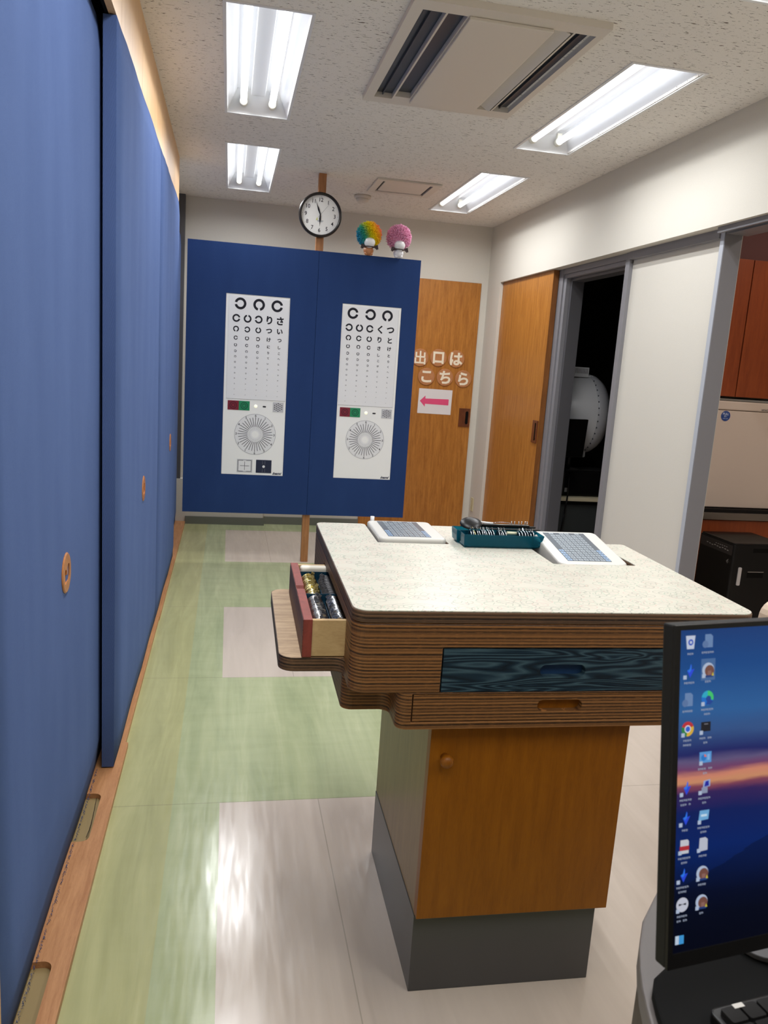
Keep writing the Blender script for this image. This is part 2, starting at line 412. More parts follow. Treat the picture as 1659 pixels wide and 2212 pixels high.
# closet: fascia above the panels, wooden floor rail
o = MB()
ys = [1.30, 2.0, 2.60, 3.157, 3.75, 4.31, 4.86, 5.27]
for a, b in zip(ys[:-1], ys[1:]): o.box((-.35, a+.0012, 2.246), (-.33, b-.0012, ZC))
o.box((-.36, 1.30, 2.246), (-.35, 5.27, ZC), 1)
struct('trim_fascia', o, [M_fascia, M_dark])
struct('trim_jamb', MB().box((-.45, 1.30, 0), (-.376, 1.364, 2.246)), M_fascia)
rail = struct('trim_rail', MB().box((-.425, 1.30, 0), (-.303, 2.66, .02)).box((-.425, 2.66, 0), (-.312, 4.02, .02)).box((-.425, 4.02, 0), (-.309, 6.42, .02)), M_rail, bev=.0015)
cut = []
for a, b in ((1.42, 1.637), (2.083, 2.33)): cut.append(MB().prism(rrect(-.40, a, -.341, b, .022), .0035, .05))
carve(rail, cut)
for a, b in ((1.42, 1.637), (2.083, 2.33)): MB().prism(rrect(-.3995, a+.0005, -.3415, b-.0005, .0215), .0035, .0045).build('slot_bottom', M_slotb, rail)
struct('trim_back_left', MB().box((-.43, 6.43, 0), (-.355, 6.487, ZC)), M_greyd)
struct('baseboard_back', MB().box((-.309, 6.41, 0), (.315, 6.42, .062)).box((.315, 6.475, 0), (1.10, 6.489, .062)).box((2.01, 6.475, 0), (XR, 6.489, .062)), M_base)

# door 1: sliding door in the back wall
d1 = struct('door_1', MB().box((1.10, YB-.012, .01), (2.004, YB+.03, 2.054)), M_door, bev=.001)
h = MB().box((1.903, YB-.020, .884), (1.997, YB-.012, 1.036)).build('door_handle', M_pull, d1, .001)
MB().prism([(p[0], p[1]) for p in rrect(1.958, .905, 1.982, 1.013, .011)], YB-.0215, YB-.0195, 0, Matrix(((1,0,0,0),(0,0,1,0),(0,1,0,0),(0,0,0,1)))).build('finger_slot', M_dark, h)
struct('door_2', MB().box((2.088, 5.165, .01), (2.126, 6.178, 2.043)).box((2.0885, 5.1645, .01), (2.1255, 5.165, 2.043), 1), [M_door, M_dooredge])
d2 = bpy.data.objects['door_2']
h = MB().box((2.081, 5.172, .89), (2.088, 5.262, 1.045)).build('door_handle', M_pull, d2, .001)
MB().box((2.0795, 5.195, .908), (2.0805, 5.212, 1.028)).box((2.0797, 5.19, .915), (2.081, 5.2, .925)).build('finger_slot', M_dark, h)
# grey frame of the dark room doorway
o = MB()
o.box((2.128, 5.10, 0), (2.145, 5.165, 2.045)).box((2.138, 5.06, 0), (2.26, 5.10, 2.02)).box((2.165, 5.03, 0), (2.25, 5.06, 1.99), 1)
o.box((2.128, 4.19, 2.01), (2.15, 5.10, 2.045)).box((2.138, 4.19, 1.985), (2.26, 5.06, 2.01)).box((2.165, 4.19, 1.965), (2.25, 5.03, 1.985), 1)
o.box((2.122, 4.19, 0), (2.236, 4.235, 2.045)).box((2.14, 4.235, 0), (2.24, 4.25, 1.985), 1)
struct('trim_doorway', o, [M_grey, M_greyd], bev=.002)
struct('trim_doorway_edge', MB().box((2.128, 4.236, 0), (2.139, 4.243, 1.98)), M_cream)
# grey jamb and head track of the kitchenette opening
struct('trim_jamb_kitchen', MB().box((2.127, 3.331, 0), (2.211, 3.3645, 2.045)).box((2.1255, 3.335, 0), (2.127, 3.3645, 2.045), 1), [M_grey, M_greyl], bev=.001)
struct('trim_track', MB().box((2.085, 1.9, 2.02), (2.10, 3.33, 2.05)).box((2.13, 1.9, 2.02), (2.235, 3.33, 2.045)).box((2.10, 1.9, 2.035), (2.13, 3.33, 2.05), 1), [M_grey, M_greyd])
# side rooms behind the right wall
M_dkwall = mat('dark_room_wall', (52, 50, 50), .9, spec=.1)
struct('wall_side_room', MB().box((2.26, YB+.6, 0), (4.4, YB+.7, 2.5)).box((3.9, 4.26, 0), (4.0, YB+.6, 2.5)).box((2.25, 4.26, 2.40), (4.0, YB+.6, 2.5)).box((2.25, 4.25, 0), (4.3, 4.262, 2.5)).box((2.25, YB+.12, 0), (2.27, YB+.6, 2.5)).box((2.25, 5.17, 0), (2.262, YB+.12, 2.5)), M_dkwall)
struct('floor_side_room', MB().box((2.25, YB+.1, -.05), (4.3, YB+.7, 0)), M_floor)
struct('wall_kitchen', MB().box((2.236, 4.20, 0), (4.3, 4.248, 2.5)).box((4.2, 1.9, 0), (4.3, 4.2, 2.5)).box((2.25, 1.80, 0), (4.3, 1.9, 2.5)).box((2.25, 1.9, 2.4), (2.75, 4.2, 2.5)).box((3.035, 1.9, 2.4), (4.3, 4.2, 2.5)).box((2.75, 1.9, 2.4), (3.035, 2.35, 2.5)).box((2.75, 3.595, 2.4), (3.035, 4.2, 2.5)), M_wall)

# ------------------------------------------------------------------ ceiling fixtures
def make_light():
    W, L = .285, 1.245
    t = thing('ceiling_light', 'x', 'ceiling light', (0, 0, ZC), 0, 'recessed twin-tube ceiling lights')
    o = MB()                                             # white pan: sloping sides, flat roof, thin lip
    a, b, h = .045, .05, .095
    P = [(0, 0), (W, 0), (W, L), (0, L)]; Q = [(a, b), (W-a, b), (W-a, L-b), (a, L-b)]
    vs = [(x, y, 0) for x, y in P]+[(x, y, h) for x, y in Q]
    o.add(vs, [(4, 7, 6, 5), (0, 4, 5, 1), (1, 5, 6, 2), (2, 6, 7, 3), (3, 7, 4, 0)])
    vs2 = [(x, y, .002) for x, y in P]+[(x+(-.004 if x < .1 else .004), y+(-.004 if y < .1 else .004), h+.004) for x, y in P]
    o.add(vs2, [(4, 5, 6, 7), (0, 1, 5, 4), (1, 2, 6, 5), (2, 3, 7, 6), (3, 0, 4, 7)])
    o.build('reflector_pan', M_white, t)
    MB().box((-.012, -.012, -.004), (W+.012, 0, 0)).box((-.012, L, -.004), (W+.012, L+.012, 0)).box((-.012, 0, -.004), (0, L, 0)).box((W, 0, -.004), (W+.012, L, 0)).build('trim_lip', M_white, t)
    MB().box((W/2-.035, b, .070), (W/2+.035, L-b, .0945)).build('ballast_cover', M_white, t, .004)
    for x in (.075, W-.075):
        MB().rod((x, .052, .040), (x, L-.052, .040), .0155, 16).build('fluorescent_tube', M_tube, t)
        ld = bpy.data.lights.new('tube_light', 'AREA'); ld.shape = 'RECTANGLE'; ld.size = .026; ld.size_y = L-.13; ld.energy = LAMP; ld.spread = 2.85; ld.color = (.97, .985, 1.0)
        lo_ = bpy.data.objects.new('tube_light', ld); COL.objects.link(lo_); lo_.parent = t; lo_.location = (x, L/2, .0225)
        for y0, y1 in ((.024, .056), (L-.056, L-.024)):
            MB().rod((x, y0, .040), (x, y1, .040), .0185, 16).box((x-.012, y0, .04), (x+.012, y1, .08)).build('tube_socket', M_cap, t)
    return t
L0 = make_light(); L0.location = (LX[0][0], LY[2][0], ZC)
L0['label'] = 'recessed twin-tube light at upper left, the larger of the two near the blue panels'
LL = {(0, 3): 'recessed twin-tube light above left chart, smaller one near the clock', (1, 2): 'long recessed twin-tube light right of the air conditioner',
      (1, 3): 'recessed twin-tube light beside the small ceiling vent', (1, 1): 'recessed twin-tube light cut off by the top right corner of the photo',
      (0, 0): 'recessed twin-tube light behind the camera, left row, farthest back', (1, 0): 'recessed twin-tube light behind the camera, right row, farthest back',
      (0, 1): 'recessed twin-tube light overhead the camera, left row, above frame'}
for (i, j), lab in LL.items(): dup(L0, (LX[i][0], LY[j][0], ZC), label=lab)

t = thing('air_conditioner', 'off-white ceiling cassette air conditioner with long dark louvre slots', 'air conditioner', (.533, 2.665, ZC))
W, L = .662, 1.03
o = MB(); holes(o, 0, W, 0, L, -.022, .0, [(.040, .117, .068, .962), (.124, .190, .068, .925), (.484, .556, .068, .945), (.563, .636, .068, .945)])
o.build('panel_frame', M_acwhite, t)
MB().box((.195, .060, -.034), (.484, .965, -.022)).build('intake_grille', M_acwhite, t, .003)
MB().box((.027, .055, .0005), (W-.025, L-.06, .07)).build('inner_duct', M_slot, t)
MB().box((.0725, .075, -.012), (.0775, .955, .0)).box((.055, .075, .0), (.10, .955, .0004)).build('louvre', M_slot, t)
MB(Matrix.Translation((.52, 0, -.012)) @ Matrix.Rotation(.5, 4, 'Y')).box((-.030, .072, -.002), (.030, .941, .002)).build('louvre', M_acwhite, t)
MB().box((.59, .075, -.010), (.596, .940, .0)).build('louvre', M_slot, t)
t = thing('ceiling_vent', 'small off-white ceiling air vent panel with narrow gap all round', 'vent', (.875, 5.195, ZC))
o = MB(); holes(o, 0, .42, 0, .405, -.012, 0, [(.045, .37, .045, .36)]); o.build('frame', M_acwhite, t, .003)
MB().box((.045, .03, .004), (.37, .37, .05)).build('inner_duct', M_slot, t)
MB().box((.060, .062, -.008), (.355, .343, .003)).build('centre_plate', M_acwhite, t, .003)
t = thing('smoke_detector', 'small round off-white smoke detector on the ceiling behind the clock', 'smoke detector', (.877, 5.80, ZC))
MB().lathe([(.055, -.022), (.058, -.016), (.060, -.001)], 28).build('base', M_acwhite, t)
MB().lathe([(.012, -.046), (.036, -.042), (.043, -.034), (.046, -.022)], 28).build('sensor_cap', M_acwhite, t)

# ------------------------------------------------------------------ closet sliding panels
def pull(parent, y, x, r=.049):
    M = Matrix.Translation((x, y, 0)) @ Matrix.Rotation(PI/2, 4, 'Y')
    return M
def make_panel(name, y0, y1, xf, th, label, hy, hz, top=2.242, bot=.025, puff=0):
    t = thing(name, label, 'sliding panel', (xf, y0, 0), 0, 'blue fabric-covered sliding closet panels')
    n = 10; D = y1-y0; o = MB()
    # softly padded cloth face with rounded edges
    ny, nz = 14, 24; r = .012; vs = []; fs = []
    for j in range(nz+1):
        for i in range(ny+1):
            u, v = i/ny, j/nz; yy = u*D; zz = bot+(top-bot)*v
            e = min(yy, D-yy, zz-bot, top-zz)
            x = -r*(1-min(1, e/.03))**2*.8 + .0012*math.sin(yy*9+zz*2.3)+.0008*math.sin(yy*31+zz)*(1 if v > .6 else .3)
            vs.append((x, yy, zz))
    for j in range(nz):
        for i in range(ny):
            a = j*(ny+1)+i; fs.append((a, a+1, a+ny+2, a+ny+1))
    o.add(vs, fs, 0, True)
    b0 = [k for k in range(ny+1)]; b1 = [nz*(ny+1)+k for k in range(ny+1)]
    l0 = [k*(ny+1) for k in range(nz+1)]; l1 = [k*(ny+1)+ny for k in range(nz+1)]
    def skirt(ids, rev):
        q = [vs[i] for i in ids]; q2 = [(-th, p[1], p[2]) for p in q]; m = len(q)
        o.add(q+q2, [((i, i+1, m+i+1, m+i) if rev else (i, m+i, m+i+1, i+1)) for i in range(m-1)], 0)
    skirt(b0, False); skirt(b1, True); skirt(l0, True); skirt(l1, False)
    o.quad((-th, 0, bot), (-th, 0, top), (-th, D, top), (-th, D, bot))
    o.build('fabric_cover', M_blue, t)
    h = MB(Matrix.Translation((.0, hy-y0, hz)) @ Matrix.Rotation(PI/2, 4, 'Y')).lathe([(.049, -.006), (.050, .002), (.047, .0045)], 36, smooth=False).build('door_pull', M_pulll, t)
    R = Matrix.Translation((.0, hy-y0, hz)) @ Matrix.Rotation(PI/2, 4, 'Y')
    carve(h, [MB(R).prism(rrect(-.012, -.030, .024, -.006, .010), .0012, .02), MB(R).prism(rrect(-.020, .004, .022, .028, .011), .0012, .02), MB(R).prism(rrect(.004, -.022, .022, .020, .006), .0010, .021)])
    return t
M_pulll = wood('pull_beech', (196, 130, 78), (160, 98, 54), (10, 10, 4), 7, .35)
p1 = make_panel('sliding_panel', 1.366, 2.62, -.374, .030, 'nearest blue fabric sliding panel, largest in view, with frayed bottom hem', 1.973, .812)
p2 = make_panel('sliding_panel', 2.482, 3.948, -.318, .046, 'second blue fabric sliding panel, its dark end face standing proud of the nearest one', 3.212, .816)
p3 = make_panel('sliding_panel', 3.952, 5.262, -.318, .046, 'third blue fabric sliding panel, narrow in view, low wooden pull near its middle', 4.66, .84)
p4 = make_panel('sliding_panel', 5.20, 6.40, -.374, .030, 'farthest blue fabric sliding panel, a sliver touching the navy chart screen', 5.93, .90, top=2.20)
o = MB(); rr = random.Random(3)
for i in range(420):
    y = .01+rr.random()*1.10; L_ = .003+rr.random()*.007; x = -.004+rr.random()*.004
    o.rod((x, y, .0255), (x+rr.uniform(-.003, .003), y+rr.uniform(-.004, .004), .0255-L_*.6), .0005, 3)
o.build('frayed_hem', M_blue, p1)['kind'] = 'stuff'
c = MB().path([(-.352, 2.30, .0225), (-.350, 2.26, .0215), (-.347, 2.20, .0215), (-.346, 2.14, .0215), (-.349, 2.10, .0212)], .0008, 5).build('loose_thread', M_black)
tag(c, 'thin dark loose thread lying on the wooden closet rail', 'thread')

# ------------------------------------------------------------------ post, navy screens, charts, clock
post = MB().box((-.024, -.024, 0), (.024, .024, ZC)).build('wooden_post', M_post, None, .002); post.location = (.539, 5.282, 0)
tag(post, 'square brown wooden post rising from floor to ceiling behind the navy screens', 'post')
YS = 5.237
def make_screen(x0, x1, hole, label):
    t = thing('display_screen', label, 'screen', (x0, YS, .33))
    o = MB(); holes(o, 0, x1-x0, 0, 1.702, 0, .020, [(hole[0]-x0, hole[1]-x0, hole[2]-.33, hole[3]-.33)], 0, 'y')
    return o.build('cloth_board', M_navy, t), t
HA = (-.031, .3695, .585, 1.730); HB = (.703, 1.093, .587, 1.724)
make_screen(-.272, .5365, HA, 'left navy cloth-covered screen board with an eye chart set in it')
make_screen(.5385, 1.20, HB, 'right navy cloth-covered screen board with an eye chart set in it')
M_redt = mat('red_tile', (122, 26, 48), .35); M_grnt = mat('green_tile', (22, 132, 88), .35); M_lamp = emis('chart_lamp', (250, 248, 220), .55)
M_navyp = mat('navy_print', (24, 34, 62), .4)
KEY = dict(A=dict(cols=(.166, .341, .513, .682, .852), r1=((.223, 'L'), (.512, 'D'), (.796, 'R')), rows=('RUL', 'DLU', 'RUL', 'URD', 'LDR', 'DRU', 'RUL', 'URD', 'DLR', 'RUL', 'LDU', 'URD', 'DLR', 'RDU'),
                  kana=('りさ', 'つい', 'けつ', 'にし', 'りこ', 'てへ', 'いと', 'とへ', 'こり', 'しに', 'くこ', 'りつ', 'とけ')),
           B=dict(cols=(.13, .305, .481, .656, .832), r1=((.183, 'R'), (.477, 'L'), (.766, 'D')), rows=('LUR', 'DRU', 'UDR', 'LUD', 'RLU', 'DUL', 'RLD', 'UDL', 'LRU', 'DUR', 'ULD', 'RUL', 'DLR', 'URD'),
                  kana=('くつ', 'りと', 'さけ', 'しと', 'こり', 'けく', 'にへ', 'こつ', 'てし', 'りく', 'つい', 'さに', 'へと')))
def make_chart(H, key, full, label):
    x0, x1, z0, z1 = H; W = x1-x0; Hh = z1-z0; k = W/.40
    t = thing('eye_chart', label, 'eye chart', (x0, YS, z0))
    X = lambda u: u*W
    Z = lambda v: Hh*(1-v)
    D = KEY[key]
    MB().box((.001, .003, .001), (W-.001, .018, Hh-.001)).build('housing', M_paperw, t, .002)
    va = .570
    l, r = (.045, .985) if key == 'A' else (.02, .955)
    o = MB().box((X(l), .0005, Z(va)), (X(r), .0032, Z(.012)))
    o.box((X(l)-.0008, .0010, Z(va)-.0012), (X(r)+.0008, .0031, Z(va)), 1); o.box((X(r), .0012, Z(va)), (X(r)+.001, .0031, Z(.012)), 1)
    y = .0002
    for u, g in D['r1']: o.landolt(X(u), Z(.051), .0365*k, g, y, 2)
    vs = (.130, .188, .236, .275, .308, .338, .368, .398, .428, .457, .487, .517, .547); rs = (.0245, .0183, .0128, .0096, .0078, .0066, .0056, .0049, .0043, .0037, .0031, .0025, .0021)
    for v, R, row, kn in zip(vs, rs, D['rows'], D['kana']):
        for c in range(3): o.landolt(X(D['cols'][c]), Z(v), R*k, row[c], y, 2)
        for c in range(2):
            o.text(kn[c], R*2.25*k, X(D['cols'][3+c]), Z(v), y, 2, bold=R*.09)
    o.build('test_sheet', [M_paper, M_lead, M_print], t)
    # lower half: tiles, lamp, dot grid, astigmatism dial
    ua, um, ub = (.072, .247, .420) if key == 'A' else (.054, .229, .405)
    va_, vb_ = (.581, .633) if key == 'A' else (.584, .637)
    for a, b, m in ((ua, um, M_redt), (um, ub, M_grnt)):
        q = MB().box((X(a), .001, Z(vb_)), (X(b), .0032, Z(va_))).build('colour_tile', m, t)
        cx, cz = (X(a)+X(b))/2, Z((va_+vb_)/2)
        MB().disc(cx, cz, .0225*k, .0008, 0, 28, .0195*k).disc(cx, cz, .0125*k, .0008, 0, 24, .0098*k).build('ring_print', M_print, q)
    ul, vl = (.516, .607) if key == 'A' else (.505, .610)
    MB(Matrix.Translation((X(ul), .0032, Z(vl))) @ Matrix.Rotation(PI/2, 4, 'X')).lathe([(.0108*k, 0), (.0108*k, .001), (.008*k, .003), (.0001, .0038)], 20).build('indicator_lamp', M_lamp, t)
    MB().prism([(p[0], p[1]) for p in rrect(X(ul+.139)-.011, Z(vl)-.0045, X(ul+.139)+.011, Z(vl)+.0045, .0044)], .0022, .0031, 0, Matrix(((1,0,0,0),(0,0,1,0),(0,1,0,0),(0,0,0,1)))).build('sensor_slot', M_print, t)
    ga, gb = (.790, .962) if key == 'A' else (.772, .951); gv0, gv1 = (.579, .634) if key == 'A' else (.582, .635)
    q = MB().box((X(ga), .0015, Z(gv1)), (X(gb), .0032, Z(gv0))).build('dot_plate', mat('grid_grey', (188, 188, 192), .5), t)
    o = MB(); cx, cz = X((ga+gb)/2), Z((gv0+gv1)/2)
    for i in range(-2, 3):
        for j in range(-2, 3):
            xx = i*.0115*k; zz = j*.0122*k+(i % 2)*.0061*k
            if abs(zz) < .027*k and not (abs(i) == 2 and abs(zz) > .020*k): o.disc(cx+xx, cz+zz, .0034*k, .0013, 0, 10)
    o.build('dots', M_print, q)
    ud, vd = (.523, .766) if key == 'A' else (.514, .767)
    cx, cz, R = X(ud), Z(vd), .1315*k
    q = MB().add([(cx+R*math.cos(2*PI*i/64), .0022, cz+R*math.sin(2*PI*i/64)) for i in range(64)]+[(cx+R*math.cos(2*PI*i/64), .0032, cz+R*math.sin(2*PI*i/64)) for i in range(64)],
                 [tuple(range(64))]+[(i, (i+1) % 64, 64+(i+1) % 64, 64+i) for i in range(64)]).build('astigmatism_dial', M_paper, t)
    o = MB().disc(cx, cz, R*1.005, .0021, 1, 72, R*.988)
    for i in range(36):
        a = PI/2-2*PI*i/36; lo, hi = .24, (.86 if i % 3 == 0 else .83)
        for s_ in range(3):
            o.line(cx+R*lo*math.cos(a), cz+R*lo*math.sin(a), cx+R*.40*math.cos(a), cz+R*.40*math.sin(a), .0009*k, .0020, 1)
        o.line(cx+R*.38*math.cos(a), cz+R*.38*math.sin(a), cx+R*hi*math.cos(a), cz+R*hi*math.sin(a), .0034*k, .0020, 0)
    for i in range(12):
        a = PI/2-2*PI*i/12; n_ = str((i % 6) or 6)
        o.text(n_, .020*k, cx+R*.925*math.cos(a), cz+R*.925*math.sin(a), .0019, 0, bold=.0004)
    o.disc(cx, cz, R*.17, .0018, 2, 28)
    o.build('dial_print', [M_print, M_lead, M_paperw], q)
    if full:
        o = MB().box((X(.249), .0015, Z(.985)), (X(.496), .0032, Z(.910))).build('cross_target', mat('target_grey', (186, 186, 190), .5), t)
        a, b, c_, d = X(.268), X(.477), Z(.978), Z(.917)
        p = MB().rect(a, c_, b, d, .0013, 1)
        mx, mz = (a+b)/2, (c_+d)/2
        for q0 in ((a, c_, mx-.010, c_), (mx+.010, c_, b, c_), (a, d, mx-.010, d), (mx+.010, d, b, d), (a, c_, a, d), (b, c_, b, d), (mx-.029, mz, mx+.029, mz), (mx, mz-.028, mx, mz+.028)):
            p.line(*q0, .0026, .0011, 0)
        p.build('cross_print', [M_print, M_paper], o)
        o = MB().box((X(.555), .0015, Z(.985)), (X(.806), .0032, Z(.910))).build('dark_target', M_navyp, t)
        mx, mz = X(.68), Z(.948)
        p = MB().disc(mx, mz, .0085, .0012, 0, 20)
        for s_ in (-1, 1):
            p.line(mx+s_*.008, mz-.038, mx+s_*.008, mz-.014, .0010, .0012, 1); p.line(mx+s_*.008, mz+.014, mx+s_*.008, mz+.038, .0010, .0012, 1)
        p.build('target_print', [M_paper, M_lead], o)
    MB().text('Inami', .022*k, X(.90), Z(.9855), .0026, 0, bold=.0009, shear=.45, sx=1.15).build('maker_name', M_navyp, t)
    return t
make_chart(HA, 'A', True, 'left white eye chart with cross and dark square targets at its foot')
make_chart(HB, 'B', False, 'right white eye chart whose foot below the dial is blank')

ck = thing('wall_clock', 'round black-rimmed analogue wall clock hung on the wooden post', 'clock', (.532, 5.258, 2.248), rot=(0, math.radians(1.5), 0))
RX = Matrix.Rotation(PI/2, 4, 'X')
MB(RX).lathe([(.118, .020), (.121, .034), (.128, .038), (.134, .032), (.136, .018), (.134, .0)], 56, caps=False).build('rim', mat('black_bronze', (38, 34, 34), .3, .3), ck)
MB(RX).lathe([(.120, .0), (.120, .018)], 48).build('dial', M_paperw, ck)
o = MB(); y = -.0185
for i in range(60):
    a = 2*PI*i/60; o.disc(.110*math.sin(a), .110*math.cos(a), .0016 if i % 5 == 0 else .0006, y, 0, 8)
for i in range(1, 13):
    a = 2*PI*i/12; o.text(str(i), .034, .091*math.sin(a), .091*math.cos(a), y, 0, bold=.0004, sx=.9)
o.build('numerals', M_print, ck)
def hand(a, L_, wd, y, back=.018):
    p = MB(); c, q = math.sin(a), math.cos(a); T = lambda s_, r: (q*s_+c*r, y, -c*s_+q*r)
    if wd > .002: p.add([T(0, -back), T(-wd*.4, 0), T(-wd, L_*.35), T(-wd*.35, L_*.62), T(0, L_), T(wd*.35, L_*.62), T(wd, L_*.35), T(wd*.4, 0)], [tuple(range(8))])
    else: p.add([T(-wd, -back), T(wd, -back), T(wd*.5, L_), T(-wd*.5, L_)], [(0, 1, 2, 3)])
    return p
hand(math.radians(-22), .096, .0055, -.0215).build('minute_hand', M_print, ck)
hand(math.radians(180), .070, .0060, -.0205).build('hour_hand', M_print, ck)
hand(math.radians(37), .088, .0007, -.0225).build('second_hand', M_print, ck)
MB(RX).lathe([(.004, .018), (.004, .024)], 12).build('hub', M_print, ck)
p = MB(); p.add([(-.026, -.019, -.034), (-.018, -.019, -.014), (-.014, -.019, -.030)], [(0, 1, 2)], 0); p.line(-.018, -.034, .022, -.034, .004, -.019, 1); p.line(-.014, -.040, .018, -.040, .003, -.019, 1)
p.build('dial_emblem', [mat('emblem_yellow', (216, 220, 130), .5), mat('emblem_grey', (168, 176, 180), .5)], ck)

# ------------------------------------------------------------------ fluffy ornaments on top of the screen
def fluffy(x, label, m_fluff, m_body, m_patch, bow):
    t = thing('pompom_ornament', label, 'ornament', (x, 5.247, 2.032), 0, 'fluffy pompom ornaments on top of the navy screen')
    rr = random.Random(int(x*100)); o = MB(); c = Vector((0, 0, .128)); R = .070
    o.sphere(c, R, 24, 0)
    ga = PI*(3-math.sqrt(5)); N = 1500
    for i in range(N):
        z = 1-2*(i+.5)/N; r = math.sqrt(1-z*z); a = ga*i; d = Vector((r*math.cos(a), r*math.sin(a), z))
        if d.y < -.45 and d.z < -.35 and abs(d.x) < .45: continue
        b = c+d*R*.98; tng = Vector((rr.uniform(-1, 1), rr.uniform(-1, 1), rr.uniform(-1, 1)))*.006
        e = b+d*rr.uniform(.007, .014)+tng; o.rod(b, e, .0030, 5, 0, .0018)
    o.build('fluff', m_fluff, t)
    MB().sphere((0, -.012, .030), .033, 20, 0, (1, .95, .95)).sphere((-.016, -.022, .010), .012, 12, 0, (1, 1, .9)).sphere((.016, -.022, .010), .012, 12, 0, (1, 1, .9)).build('body', m_body, t)
    MB().sphere((0, -.040, .078), .036, 20, 0, (1, .9, 1.0)).build('front_ball', m_patch, t)
    o = MB().torus(.030, .0035, 20, 6, 0, Matrix.Translation((0, -.030, .050)))
    for s_ in (-1, 1):
        o.add([(s_*.028, -.048, .056), (s_*.052, -.050, .064), (s_*.058, -.050, .036), (s_*.030, -.048, .044)], [(0, 1, 2, 3), (3, 2, 1, 0)]); o.rod((s_*.030, -.048, .050), (s_*.050, -.050, .034), .003)
    o.build('ribbon', bow, t)
    return t
M_rb = mat('rainbow_fluff', (220, 190, 40), .9, spec=.1)
sx = nd(M_rb, 'ShaderNodeSeparateXYZ'); lk(M_rb, coords(M_rb), sx.inputs[0])
f = math_(M_rb, 'ADD', math_(M_rb, 'MULTIPLY', math_(M_rb, 'ADD', sx.outputs[0], math_(M_rb, 'MULTIPLY', math_(M_rb, 'SUBTRACT', sx.outputs[2], .12), .45)), 5.2), .47)
f = math_(M_rb, 'ADD', f, math_(M_rb, 'MULTIPLY', math_(M_rb, 'SUBTRACT', noise(M_rb, coords(M_rb), 30, 2), .5), .12))
lk(M_rb, ramp(M_rb, f, [(.08, (44, 128, 160)), (.28, (66, 166, 130)), (.45, (206, 206, 40)), (.62, (244, 208, 30)), (.8, (240, 170, 60)), (.92, (226, 110, 84))]), bsdf(M_rb).inputs['Base Color'])
bow = mat('ribbon_brown', (48, 26, 26), .5)
fluffy(.850, 'rainbow-coloured fluffy pompom ornament with tan base, beside the clock', M_rb, mat('ornament_tan', (186, 124, 80), .35), mat('ornament_white', (232, 232, 232), .3), bow)
fluffy(1.045, 'pink fluffy pompom ornament with white base, right one on the screen', mat('pink_fluff', (226, 160, 190), .9, spec=.1), mat('ornament_white_b', (230, 230, 234), .3), bpy.data.materials['ornament_white'], bow)

# ------------------------------------------------------------------ signs on door 1
YD = YB-.0125
M_disc = wood('disc_wood', (190, 130, 84), (172, 112, 68), (8, 8, 8), 4, .5); M_cut = mat('letter_cream', (240, 228, 204), .6)
for ch, x, z, nm in (('出', 1.533, 1.429, 'first'), ('口', 1.687, 1.437, ''), ('は', 1.839, 1.437, ''), ('こ', 1.597, 1.279, ''), ('ち', 1.755, 1.282, ''), ('ら', 1.913, 1.279, '')):
    pos = {'出': 'top row, half hidden by the navy screen', '口': 'top row middle, square character', 'は': 'top row right, curved character', 'こ': 'lower row left, two short strokes', 'ち': 'lower row middle', 'ら': 'lower row right'}[ch]
    t = thing('letter_disc', 'round wooden disc with cream letter '+ch+', '+pos, 'sign', (x, YD, z), 0, 'round wooden letter discs on the door')
    q = MB(Matrix.Rotation(PI/2, 4, 'X')).lathe([(.070, .0), (.070, .006), (.068, .007)], 40, smooth=False).build('disc', M_disc, t)
    MB().text(ch, .112 if ch in '出口' else .118, 0, 0, -.0078, 0, bold=.0022 if ch == '出' else .0042).build('letter', M_cut, t)
t = thing('arrow_sign', 'white paper sign with pink arrow pointing left, taped to the door', 'sign', (1.686, YD, 1.078), rot=(0, 0, 0))
MB().add([(-.141, 0, .103), (.145, 0, .101), (.143, 0, -.103), (-.144, 0, -.101), (-.141, -.001, .103), (.145, -.001, .101), (.143, -.001, -.103), (-.144, -.001, -.101)], [(4, 5, 6, 7), (0, 3, 2, 1), (0, 1, 5, 4), (1, 2, 6, 5), (2, 3, 7, 6), (3, 0, 4, 7)]).build('paper', mat('paper_sheet', (226, 222, 222), .6), t)
MB().add([(-.129, -.0016, .001), (-.083, -.0016, .046), (-.083, -.0016, .022), (.118, -.0016, .025), (.118, -.0016, -.025), (-.083, -.0016, -.022), (-.083, -.0016, -.046)], [(0, 6, 5, 4, 3, 2, 1)]).build('arrow', mat('arrow_pink', (226, 78, 124), .5), t)
t = thing('wall_outlet', 'narrow cream outlet plate low on the wall between the two wooden doors', 'outlet', (2.063, 6.40, .235))
MB().box((-.006, -.035, -.058), (0, .035, .058)).build('cover_plate', mat('cream_plastic', (206, 196, 158), .4), t, .002)
MB().box((-.0075, -.012, -.035), (-.006, .012, .035)).build('socket_insert', mat('cream_plastic_b', (190, 180, 140), .4), t)

